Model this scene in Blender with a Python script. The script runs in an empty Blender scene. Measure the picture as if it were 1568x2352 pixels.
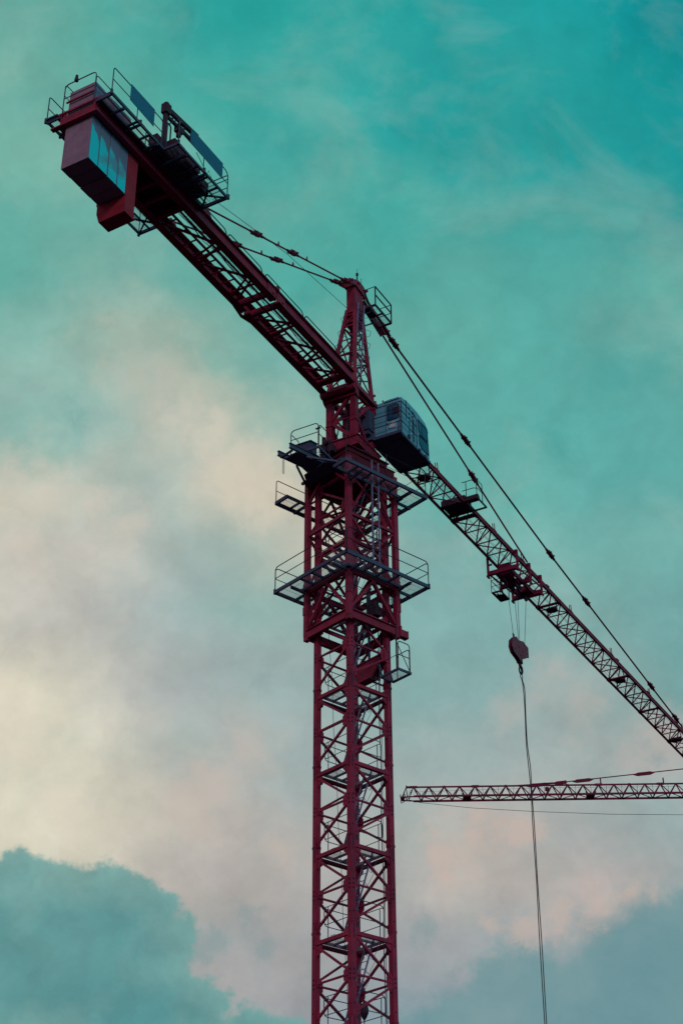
import bpy, bmesh, math, random
from mathutils import Vector, Matrix
random.seed(7)
sc = bpy.context.scene
col = sc.collection
rad = math.radians

# ------------------------------------------------------------------ camera
PITCH = rad(31.84742)
cam = bpy.data.objects.new("camera", bpy.data.cameras.new("camera"))
col.objects.link(cam)
cam.data.sensor_fit = 'VERTICAL'; cam.data.sensor_height = 36.0
cam.data.lens = 6395.0/4096*36
cam.data.clip_start = 0.5; cam.data.clip_end = 8000
cam.matrix_world = Matrix.Translation((-.374, -53.04, 1.6)) @ Matrix.Rotation(rad(90)+PITCH, 4, 'X') @ Matrix.Rotation(rad(-.20665), 4, 'Z')
sc.camera = cam
sc.view_settings.view_transform = 'Standard'; sc.view_settings.look = 'None'
sc.view_settings.exposure = 0; sc.view_settings.gamma = 1
sc.cycles.max_bounces = 5
sc.cycles.diffuse_bounces = 3

# ------------------------------------------------------------------ world (real sky, laid out by direction)
def lin(c):
    return tuple(((v/255)/12.92 if v/255 <= .04045 else ((v/255+.055)/1.055)**2.4) for v in c)
def skyxy(px, py):            # photo position -> direction components (fixed world axes)
    f = 6395/1.7417; return (px-784)/f, (1176-py)/f
world = bpy.data.worlds.new("World"); sc.world = world; world.use_nodes = True
nt = world.node_tree; nt.nodes.clear(); L = nt.links
def N(t, **kw):
    n = nt.nodes.new(t)
    for k, v in kw.items(): setattr(n, k, v)
    return n
def setin(s, v):
    if hasattr(v, 'links') or isinstance(v, bpy.types.NodeSocket): L.new(v, s)
    else: s.default_value = v
def M(op, a, b=0.0, c=0.0, clamp=False):
    n = N('ShaderNodeMath', operation=op); n.use_clamp = clamp
    for i, v in enumerate((a, b, c)): setin(n.inputs[i], v)
    return n.outputs[0]
def V(op, a, b=(0, 0, 0), c=None, out=0):
    n = N('ShaderNodeVectorMath', operation=op); setin(n.inputs[0], a); setin(n.inputs[1], b)
    if c is not None: setin(n.inputs[2], c)
    return n.outputs[out]
def MIX(f, a, b):
    n = N('ShaderNodeMix', data_type='RGBA'); setin(n.inputs[0], f); setin(n.inputs[6], a); setin(n.inputs[7], b)
    return n.outputs[2]
def NOISE(vec, scale, detail=6, rough=.55, dist=0.0, out=0):
    n = N('ShaderNodeTexNoise'); setin(n.inputs['Vector'], vec); n.inputs['Scale'].default_value = scale
    n.inputs['Detail'].default_value = detail; n.inputs['Roughness'].default_value = rough; n.inputs['Distortion'].default_value = dist
    return n.outputs[out]
d0 = N('ShaderNodeTexCoord').outputs['Generated']
c_, s_ = math.cos(PITCH), math.sin(PITCH)
gx = V('DOT_PRODUCT', d0, (1, 0, 0), out=1); gy = V('DOT_PRODUCT', d0, (0, -s_, c_), out=1); gz = V('DOT_PRODUCT', d0, (0, c_, s_), out=1)
gzc = M('MAXIMUM', gz, .25)
comb = N('ShaderNodeCombineXYZ'); L.new(M('DIVIDE', gx, gzc), comb.inputs[0]); L.new(M('DIVIDE', gy, gzc), comb.inputs[1])
P0 = comb.outputs[0]
# warp the sheet so the cloud banks drift and curl
w1 = V('MULTIPLY', V('SUBTRACT', NOISE(d0, 7.0, 5, .55, out=1), (.5, .5, .5)), (.10, .085, 0))
w2 = V('MULTIPLY', V('SUBTRACT', NOISE(d0, 26.0, 6, .6, out=1), (.5, .5, .5)), (.045, .036, 0))
w3 = V('MULTIPLY', V('SUBTRACT', NOISE(d0, 85.0, 5, .6, out=1), (.5, .5, .5)), (.012, .010, 0))
PW = V('ADD', V('ADD', V('ADD', P0, w1), w2), w3)
spots = [ # photo x, y (1568 wide), colour
 (60,60,(104,168,156)),(250,40,(78,164,154)),(470,60,(50,160,154)),(640,40,(26,156,150)),(800,60,(20,152,150)),(790,30,(70,164,156)),(980,60,(18,154,152)),(1150,60,(34,154,154)),(1340,50,(24,150,152)),(1540,60,(14,140,146)),
 (60,230,(112,172,158)),(230,330,(120,174,160)),(60,640,(98,170,158)),(450,250,(72,166,156)),(450,430,(92,168,158)),(640,330,(56,162,156)),(780,220,(72,166,158)),(740,420,(88,168,158)),(950,250,(34,156,154)),(1130,180,(44,156,154)),(1330,230,(32,154,152)),(1530,250,(22,146,148)),(1530,420,(40,150,150)),(1200,330,(40,156,154)),
 (560,560,(92,168,158)),(720,620,(78,166,156)),(900,480,(64,164,156)),(1050,560,(76,164,156)),(1240,480,(70,162,156)),(1400,560,(82,164,156)),(1500,700,(96,168,158)),(300,560,(104,168,158)),(180,760,(116,172,160)),
 (40,860,(142,178,164)),(270,760,(168,182,168)),(380,900,(190,186,170)),(500,780,(120,172,160)),(620,860,(120,170,160)),(140,960,(150,178,166)),
 (40,1110,(206,194,174)),(180,1180,(208,192,176)),(330,1060,(164,176,166)),(300,1210,(190,182,170)),(560,1060,(224,204,178)),(430,960,(196,188,170)),(640,1160,(198,186,168)),(500,1180,(168,174,166)),
 (1250,900,(92,166,156)),(1060,700,(98,168,158)),(1150,800,(84,164,156)),(1400,820,(104,166,158)),(1500,960,(96,164,156)),(1380,1040,(84,160,154)),(1180,1080,(106,168,158)),(1050,980,(98,168,158)),(1400,1220,(116,168,160)),(1200,1260,(124,170,162)),
 (80,1330,(202,188,176)),(200,1400,(186,180,172)),(380,1330,(156,174,168)),(560,1330,(146,174,164)),(600,1480,(150,172,164)),(20,1580,(236,218,190)),(30,1700,(222,206,182)),(200,1560,(200,188,176)),(140,1700,(222,206,182)),(60,1850,(218,204,180)),
 (340,1520,(172,172,168)),(330,1680,(186,180,172)),(480,1650,(168,172,168)),(640,1640,(160,170,166)),(300,1850,(202,188,172)),(430,1800,(196,184,170)),(160,1930,(216,200,178)),(540,1780,(190,176,166)),(500,1920,(186,170,160)),(650,1880,(176,170,164)),
 (620,2080,(172,162,156)),(480,2030,(182,168,160)),(640,2230,(162,156,156)),(500,2230,(168,160,156)),(800,2050,(164,162,160)),(960,1800,(156,168,164)),
 (950,1420,(132,168,162)),(1100,1520,(126,166,162)),(1250,1560,(148,166,162)),(1360,1640,(166,166,162)),(1240,1660,(172,168,164)),(1500,1700,(174,168,164)),(1540,1520,(112,160,156)),(1400,1500,(124,164,158)),(1300,1780,(142,166,160)),(1450,1840,(148,164,160)),
 (1080,1660,(150,166,162)),(1000,1960,(192,174,164)),(1080,2040,(198,176,162)),(1180,2060,(190,172,162)),(1330,2040,(192,172,164)),(1180,1900,(178,168,162)),(1130,2080,(160,158,156)),(1320,1960,(170,162,160)),(1440,1990,(184,168,162)),(1530,1920,(148,162,160)),(1300,2080,(178,160,156)),
 (960,2160,(160,156,158)),(1130,2200,(150,152,156)),(1300,2260,(130,148,152)),(1500,2180,(124,146,150)),(1540,2330,(98,134,144)),(850,2320,(140,150,156)),
]
spots = [(a, b, (c[0]*(.965 if a < 500 else .98), min(255, c[1]*(1.015 if a < 500 else 1.02)), min(255, c[2]*1.035)) if b > 820 else c) for a, b, c in spots]
def sheet_colour(px, py, sig=62.0):
    w = [math.exp(-((px-a)**2+(py-b)**2)/(2*sig*sig))+1e-12/(1+(px-a)**2+(py-b)**2) for a, b, c in spots]; t = sum(w)
    return [sum(wi*lin(c)[k] for wi, (a, b, c) in zip(w, spots))/t for k in range(3)]
sepw = N('ShaderNodeSeparateXYZ'); L.new(PW, sepw.inputs[0])
NX, NY = 17, 18
sxs = [-120+1810*i/(NX-1) for i in range(NX)]; sys_ = [-140+2640*j/(NY-1) for j in range(NY)]
x0s, x1s = (sxs[0]-784)/3672., (sxs[-1]-784)/3672.
tx = M('DIVIDE', M('SUBTRACT', sepw.outputs[0], x0s), x1s-x0s, clamp=True)
sheet = None
for j, py in enumerate(sys_):
    r_ = N('ShaderNodeValToRGB'); cr_ = r_.color_ramp; cr_.interpolation = 'B_SPLINE'
    for i, px in enumerate(sxs):
        e = cr_.elements[i] if i < 2 else cr_.elements.new(i/(NX-1))
        e.position = i/(NX-1)
    for i, px in enumerate(sxs):
        cr_.elements[i].position = i/(NX-1); cr_.elements[i].color = (*sheet_colour(px*1.0, py), 1)
    L.new(tx, r_.inputs[0])
    if sheet is None: sheet = r_.outputs[0]
    else:
        ya, yb = (1176-sys_[j-1])/3672., (1176-py)/3672.
        q = N('ShaderNodeMapRange', interpolation_type='SMOOTHSTEP'); L.new(sepw.outputs[1], q.inputs[0])
        q.inputs[1].default_value = ya; q.inputs[2].default_value = yb; q.inputs[3].default_value = 0; q.inputs[4].default_value = 1
        sheet = MIX(q.outputs[0], sheet, r_.outputs[0])
# clear-air colour from the physical sky, a light wash over the whole vault
nish = N('ShaderNodeTexSky', sky_type='NISHITA'); nish.sun_disc = False
SUN_EL, SUN_AZ = rad(20), rad(172)       # azimuth from +Y clockwise
nish.sun_elevation = SUN_EL; nish.sun_rotation = SUN_AZ
nish.air_density = 1.4; nish.dust_density = 1.2; nish.ozone_density = 3.0
nsky = V('SCALE', nish.outputs[0]); nsky.node.inputs['Scale'].default_value = .05
sheet = MIX(.015, sheet, nsky)
# thin wisps
mp = N('ShaderNodeMapping'); mp.inputs['Rotation'].default_value = (0, .5, .9); mp.inputs['Scale'].default_value = (1, 2.1, 1); L.new(d0, mp.inputs[0])
wn = NOISE(mp.outputs[0], 9.0, 9, .6, .5)
wfac = M('MULTIPLY', M('SUBTRACT', wn, .49, clamp=True), .85, clamp=True)
sheet = MIX(wfac, sheet, lin((184, 190, 180)) + (1,))
wn2 = NOISE(mp.outputs[0], 11.3, 9, .58, .3)
wfac2 = M('MULTIPLY', M('SUBTRACT', .48, wn2, clamp=True), .7, clamp=True)
sheet = MIX(wfac2, sheet, lin((50, 152, 152)) + (1,))
# broken billows: light and shade at two sizes
bl1 = NOISE(V('ADD', d0, w2), 21.0, 9, .62, .2); bl2 = NOISE(mp.outputs[0], 46.0, 7, .6, .4)
gain = M('ADD', 1.03, M('ADD', M('MULTIPLY', M('SUBTRACT', bl1, .5), .55), M('MULTIPLY', M('SUBTRACT', bl2, .5), .14)))
gv = V('SCALE', sheet); L.new(gain, gv.node.inputs['Scale']); sheet = gv
# grey-blue bank low on the right, with a ragged top
def bank_mask(circles, noise_amp, fine_amp, half, k=.012, nscale=20.0):
    f = None
    for (px, py, r) in circles:
        x, y = skyxy(px, py); dd = M('SUBTRACT', V('DISTANCE', P0, (x, y, 0), out=1), r/3672.)
        if f is None: f = dd
        else:
            n = N('ShaderNodeMath', operation='SMOOTH_MIN'); L.new(f, n.inputs[0]); L.new(dd, n.inputs[1]); n.inputs[2].default_value = k; f = n.outputs[0]
    f = M('ADD', f, M('MULTIPLY', M('SUBTRACT', NOISE(d0, nscale, 9, .62), .5), noise_amp))
    f = M('ADD', f, M('MULTIPLY', M('SUBTRACT', NOISE(d0, 110.0, 5, .6), .5), fine_amp))
    q = N('ShaderNodeMapRange', interpolation_type='SMOOTHERSTEP'); L.new(f, q.inputs[0])
    q.inputs[1].default_value = half; q.inputs[2].default_value = -half; q.inputs[3].default_value = 0; q.inputs[4].default_value = 1
    return q.outputs[0], f
rm, rf = bank_mask([(1480,2380,270),(1240,2420,235),(1590,2190,150),(1000,2440,170),(1420,2200,60)], .075, .012, .013)
rcol = MIX(bl1, lin((84, 138, 146)) + (1,), lin((130, 160, 162)) + (1,))
sheet = MIX(M('MULTIPLY', rm, .85), sheet, rcol)
nA = M('MULTIPLY', M('SUBTRACT', NOISE(V('ADD', d0, w3), 27.0, 10, .66, .3), .5), .085); nB = M('MULTIPLY', M('SUBTRACT', NOISE(d0, 120.0, 6, .62), .5), .016)
def puffs(circles, colour, alpha, half=.010):
    global sheet
    f = None
    for (px, py, r) in circles:
        x, y = skyxy(px, py); dd = M('SUBTRACT', V('DISTANCE', P0, (x, y, 0), out=1), r/3672.)
        if f is None: f = dd
        else:
            n = N('ShaderNodeMath', operation='SMOOTH_MIN'); L.new(f, n.inputs[0]); L.new(dd, n.inputs[1]); n.inputs[2].default_value = .012; f = n.outputs[0]
    f = M('ADD', f, M('ADD', nA, nB))
    q = N('ShaderNodeMapRange', interpolation_type='SMOOTHSTEP'); L.new(f, q.inputs[0])
    q.inputs[1].default_value = half; q.inputs[2].default_value = -half*1.6; q.inputs[3].default_value = 0; q.inputs[4].default_value = alpha
    sheet = MIX(q.outputs[0], sheet, lin(colour) + (1,))
puffs([(430,955,34),(495,1000,58),(565,1050,66),(605,1120,46),(600,1190,30)], (216,204,186), .5)
puffs([(250,850,30),(320,870,45),(395,860,50),(455,890,36),(170,760,24),(250,740,26)], (186,188,172), .5)
puffs([(20,1090,60),(120,1135,58),(210,1175,50),(300,1205,38),(60,1250,50)], (208,198,184), .5)
puffs([(0,1600,90),(60,1720,60),(150,1850,70)], (226,214,196), .35, .02)
puffs([(560,1725,55),(490,1800,60),(420,1860,50),(640,1960,50)], (196,182,172), .5)
puffs([(1120,2120,26),(1200,2130,34),(1290,2120,34),(1370,2085,32),(1440,2050,28),(1010,1960,50),(1090,1880,40),(1170,1900,50)], (200,178,166), .55, .007)
puffs([(1180,1630,40),(1240,1610,48),(1330,1650,50),(1450,1760,44),(1520,1690,50),(1270,1540,28)], (184,176,170), .5)
puffs([(792,20,30),(772,90,24),(742,165,26),(700,255,32),(650,320,26),(870,150,20)], (104,178,166), .4, .014)
puffs([(1130,260,40),(1200,180,40),(1060,120,30),(1330,480,50),(1460,600,44),(1500,420,30)], (74,168,160), .35, .016)
puffs([(1400,845,50),(1490,870,44),(1300,830,30),(1130,1290,44),(1290,1020,30),(540,620,30),(160,960,24)], (70,156,152), .45, .012)
puffs([(350,1450,40),(430,1490,44)], (156,172,168), .35, .014)
wm, wf_ = bank_mask([(500,2155,34),(560,2122,32),(455,2175,24),(610,2180,18),(985,2140,34),(1500,1750,20)], .05, .012, .007, .004, 34.0)
sheet = MIX(M('MULTIPLY', wm, .55), sheet, lin((128, 152, 154)) + (1,))
# heavy cumulus bank low on the left
n3 = M('ADD', M('MULTIPLY', M('SUBTRACT', NOISE(d0, 24.0, 10, .64), .5), .05), M('MULTIPLY', M('SUBTRACT', NOISE(d0, 95.0, 6, .6), .5), .010))
vor = N('ShaderNodeTexVoronoi'); L.new(V('ADD', d0, V('MULTIPLY', w2, (.6, .6, .6))), vor.inputs['Vector']); vor.inputs['Scale'].default_value = 55
n4 = M('MULTIPLY', vor.outputs['Distance'], .007)
sdf = None
for (px, py, r) in [(-60,2200,240),(120,2200,215),(40,2060,105),(240,2130,150),(330,2180,125),(330,2350,160),(440,2330,90),(560,2400,95),(660,2440,100),(840,2480,110)]:
    x, y = skyxy(px, py)
    dd = M('SUBTRACT', V('DISTANCE', P0, (x, y, 0), out=1), r/3672.)
    if sdf is None: sdf = dd
    else:
        n = N('ShaderNodeMath', operation='SMOOTH_MIN'); L.new(sdf, n.inputs[0]); L.new(dd, n.inputs[1]); n.inputs[2].default_value = .008; sdf = n.outputs[0]
sdf = M('ADD', M('ADD', sdf, n3), M('SUBTRACT', n4, .004))
mr = N('ShaderNodeMapRange', interpolation_type='SMOOTHERSTEP'); L.new(sdf, mr.inputs[0])
mr.inputs[1].default_value = .0032; mr.inputs[2].default_value = -.006; mr.inputs[3].default_value = 0; mr.inputs[4].default_value = 1
core = N('ShaderNodeMapRange'); L.new(M('ADD', sdf, M('MULTIPLY', M('SUBTRACT', NOISE(d0, 13.0, 6, .6), .5), .09)), core.inputs[0])
core.inputs[1].default_value = 0; core.inputs[2].default_value = -.04; core.inputs[3].default_value = 0; core.inputs[4].default_value = 1
bank = MIX(core.outputs[0], lin((112, 162, 158)) + (1,), lin((72, 142, 144)) + (1,))
bv = V('SCALE', bank); L.new(M('ADD', 1.0, M('MULTIPLY', M('SUBTRACT', NOISE(V('ADD', d0, w2), 30.0, 9, .62), .5), .8)), bv.node.inputs['Scale']); bank = bv
sheet = MIX(M('MULTIPLY', mr.outputs[0], .9), sheet, bank)
# unseen vault, tinted to light the crane: mauve behind the camera, teal at right
behind = N('ShaderNodeMapRange', interpolation_type='SMOOTHSTEP'); L.new(gz, behind.inputs[0])
behind.inputs[1].default_value = .86; behind.inputs[2].default_value = .1; behind.inputs[3].default_value = 0; behind.inputs[4].default_value = 1
side = N('ShaderNodeMapRange', interpolation_type='SMOOTHSTEP'); L.new(V('DOT_PRODUCT', d0, (.97, -.1, .2), out=1), side.inputs[0])
side.inputs[1].default_value = .1; side.inputs[2].default_value = .9
away = MIX(side.outputs[0], lin((164, 126, 154)) + (1,), lin((118, 182, 192)) + (1,))
sheet = MIX(behind.outputs[0], sheet, away)
bg = N('ShaderNodeBackground'); L.new(sheet, bg.inputs[0]); bg.inputs[1].default_value = 1.0
out = N('ShaderNodeOutputWorld'); L.new(bg.outputs[0], out.inputs[0])

# ------------------------------------------------------------------ sun
sd = bpy.data.lights.new("sun", 'SUN'); sd.energy = .6; sd.angle = rad(10.0); sd.color = (1.0, .78, .72)
sun = bpy.data.objects.new("sun", sd); col.objects.link(sun)
sv = Vector((math.sin(SUN_AZ)*math.cos(SUN_EL), math.cos(SUN_AZ)*math.cos(SUN_EL), math.sin(SUN_EL)))
sun.rotation_euler = sv.to_track_quat('Z', 'Y').to_euler(); sun.location = sv*80

# ------------------------------------------------------------------ materials
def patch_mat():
    # bare concrete with a patch of light painted in turquoise on the outer (side) faces below a ragged slanting edge
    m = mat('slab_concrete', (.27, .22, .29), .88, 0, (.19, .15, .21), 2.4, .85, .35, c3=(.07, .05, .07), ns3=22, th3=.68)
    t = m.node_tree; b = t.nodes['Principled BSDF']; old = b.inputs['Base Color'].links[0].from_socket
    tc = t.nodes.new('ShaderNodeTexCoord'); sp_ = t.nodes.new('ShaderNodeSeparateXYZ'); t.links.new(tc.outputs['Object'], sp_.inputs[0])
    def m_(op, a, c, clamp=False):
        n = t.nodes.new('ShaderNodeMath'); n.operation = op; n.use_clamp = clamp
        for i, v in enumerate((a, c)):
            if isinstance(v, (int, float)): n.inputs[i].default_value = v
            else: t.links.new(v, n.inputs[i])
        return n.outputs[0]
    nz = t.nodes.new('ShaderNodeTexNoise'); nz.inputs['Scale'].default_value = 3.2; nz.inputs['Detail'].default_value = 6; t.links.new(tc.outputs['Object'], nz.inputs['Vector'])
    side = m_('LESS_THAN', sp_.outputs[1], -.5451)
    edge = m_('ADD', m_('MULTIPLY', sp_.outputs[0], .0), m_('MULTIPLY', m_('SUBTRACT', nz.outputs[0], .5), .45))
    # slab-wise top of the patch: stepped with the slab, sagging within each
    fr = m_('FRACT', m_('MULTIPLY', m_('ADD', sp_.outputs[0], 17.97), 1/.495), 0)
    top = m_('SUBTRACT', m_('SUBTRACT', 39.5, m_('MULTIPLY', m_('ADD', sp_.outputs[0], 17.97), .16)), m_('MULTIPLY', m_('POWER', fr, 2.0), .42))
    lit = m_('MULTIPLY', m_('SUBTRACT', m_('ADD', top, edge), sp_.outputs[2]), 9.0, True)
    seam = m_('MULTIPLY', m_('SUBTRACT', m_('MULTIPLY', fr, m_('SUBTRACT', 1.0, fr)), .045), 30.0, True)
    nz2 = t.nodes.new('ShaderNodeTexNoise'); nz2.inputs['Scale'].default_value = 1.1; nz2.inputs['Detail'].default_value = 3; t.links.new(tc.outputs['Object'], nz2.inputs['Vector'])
    patchy = m_('MULTIPLY', m_('SUBTRACT', .66, nz2.outputs[0]), 9.0, True)  # random breaks in the painted light
    f = m_('MULTIPLY', m_('MULTIPLY', m_('MULTIPLY', side, lit), seam), m_('ADD', .35, m_('MULTIPLY', patchy, .65)))
    base2 = t.nodes.new('ShaderNodeMix'); base2.data_type = 'RGBA'; t.links.new(side, base2.inputs[0]); t.links.new(old, base2.inputs[6]); base2.inputs[7].default_value = (.13, .21, .32, 1)  # blue-grey side tone stands for the shade around the lit patch
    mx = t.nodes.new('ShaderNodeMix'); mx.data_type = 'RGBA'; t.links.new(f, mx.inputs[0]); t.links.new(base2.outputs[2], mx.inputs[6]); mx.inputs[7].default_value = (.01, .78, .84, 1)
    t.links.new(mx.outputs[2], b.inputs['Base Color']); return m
def mat(name, c, rough=.55, metal=0.0, c2=None, ns=3.0, amt=.5, bump=0.0, c3=None, ns3=14.0, th3=.62, spec=.25):
    m = bpy.data.materials.new(name); m.use_nodes = True; t = m.node_tree; b = t.nodes['Principled BSDF']
    b.inputs['Roughness'].default_value = rough; b.inputs['Metallic'].default_value = metal; b.inputs['Specular IOR Level'].default_value = spec
    tc = t.nodes.new('ShaderNodeTexCoord')
    nz = t.nodes.new('ShaderNodeTexNoise'); nz.inputs['Scale'].default_value = ns; nz.inputs['Detail'].default_value = 7; nz.inputs['Roughness'].default_value = .65
    ge = t.nodes.new('ShaderNodeNewGeometry'); t.links.new(ge.outputs['Position'], nz.inputs['Vector'])
    r = t.nodes.new('ShaderNodeMapRange'); t.links.new(nz.outputs[0], r.inputs[0])
    r.inputs[1].default_value = .35; r.inputs[2].default_value = .68; r.inputs[3].default_value = 0; r.inputs[4].default_value = amt
    mx = t.nodes.new('ShaderNodeMix'); mx.data_type = 'RGBA'; t.links.new(r.outputs[0], mx.inputs[0])
    mx.inputs[6].default_value = (*c, 1); mx.inputs[7].default_value = (*(c2 or tuple(v*.6 for v in c)), 1)
    res = mx.outputs[2]
    if c3:
        n2 = t.nodes.new('ShaderNodeTexNoise'); n2.inputs['Scale'].default_value = ns3; n2.inputs['Detail'].default_value = 8; n2.inputs['Roughness'].default_value = .7
        t.links.new(ge.outputs['Position'], n2.inputs['Vector'])
        r2 = t.nodes.new('ShaderNodeMapRange'); t.links.new(n2.outputs[0], r2.inputs[0])
        r2.inputs[1].default_value = th3; r2.inputs[2].default_value = th3+.06; r2.inputs[3].default_value = 0; r2.inputs[4].default_value = .85
        m2 = t.nodes.new('ShaderNodeMix'); m2.data_type = 'RGBA'; t.links.new(r2.outputs[0], m2.inputs[0]); t.links.new(res, m2.inputs[6]); m2.inputs[7].default_value = (*c3, 1)
        res = m2.outputs[2]
    oi = t.nodes.new('ShaderNodeObjectInfo'); vr = t.nodes.new('ShaderNodeMapRange'); t.links.new(oi.outputs['Random'], vr.inputs[0]); vr.inputs[3].default_value = .84; vr.inputs[4].default_value = 1.14
    vm = t.nodes.new('ShaderNodeVectorMath'); vm.operation = 'SCALE'; t.links.new(res, vm.inputs[0]); t.links.new(vr.outputs[0], vm.inputs['Scale']); res = vm.outputs[0]
    t.links.new(res, b.inputs['Base Color'])
    if bump:
        bp = t.nodes.new('ShaderNodeBump'); bp.inputs['Strength'].default_value = bump; bp.inputs['Distance'].default_value = .01
        t.links.new(nz.outputs[0], bp.inputs['Height']); t.links.new(bp.outputs[0], b.inputs['Normal'])
    return m
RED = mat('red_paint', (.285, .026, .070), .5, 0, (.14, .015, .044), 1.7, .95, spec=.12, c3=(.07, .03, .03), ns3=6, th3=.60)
MRED = mat('shaded_red_paint', (.10, .009, .024), .6, 0, (.06, .008, .02), 2.5, .9, spec=.1)  # red paint darkened to hold the shade around the slewing support
PLATE = mat('dusty_mauve_paint', (.18, .055, .09), .7, 0, (.10, .025, .05), 5, .9, c3=(.03, .015, .03), ns3=7, th3=.58)
DRED = mat('dark_red_paint', (.19, .018, .058), .6, 0, (.11, .014, .044), 3, .8, spec=.1)
GALV = mat('galvanised_steel', (.05, .085, .155), .55, .0, (.03, .045, .09), 5, .7)
LADD = mat('ladder_zinc', (.17, .19, .32), .55, 0, (.12, .13, .24), 5, .6)
DKST = mat('dark_steel', (.032, .022, .045), .6, .0, (.045, .02, .035), 5, .7, spec=.15)
ROPE = mat('wire_rope', (.03, .02, .045), .6, .0)
GRATE = mat('galvanised_grating', (.22, .22, .30), .6, 0, (.14, .14, .2), 6, .5)
CONC = mat('concrete', (.25, .22, .27), .85, 0, (.17, .15, .20), 2.6, .8, .35, c3=(.07, .06, .08), ns3=22, th3=.68)
PCONC = mat('painted_concrete', (.15, .32, .36), .8, 0, (.10, .22, .27), 1.6, .8, .3, c3=(.05, .06, .09), ns3=16, th3=.66)
REDBOX = mat('red_ballast_paint', (.30, .02, .045), .7, 0, (.17, .018, .035), 2.5, .8, .2, c3=(.08, .02, .03), ns3=12, th3=.67)
CABP = mat('pale_cab_paint', (.12, .42, .55), .42, 0, (.09, .34, .46), 2.0, .7, c3=(.10, .16, .2), ns3=10, th3=.68)
SIGN = mat('blue_sign_paint', (.010, .15, .26), .5, 0, (.008, .12, .22), 1.6, .8)
LETTER = mat('dark_lettering', (.03, .02, .05), .6)
GLASS = mat('tinted_glass', (.004, .10, .19), .15, .0, (.004, .08, .16), 1, .5, spec=.25)
GROUND = mat('dry_earth', (.048, .020, .034), .95, 0, (.06, .03, .04), .15, .8, spec=.05)

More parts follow.
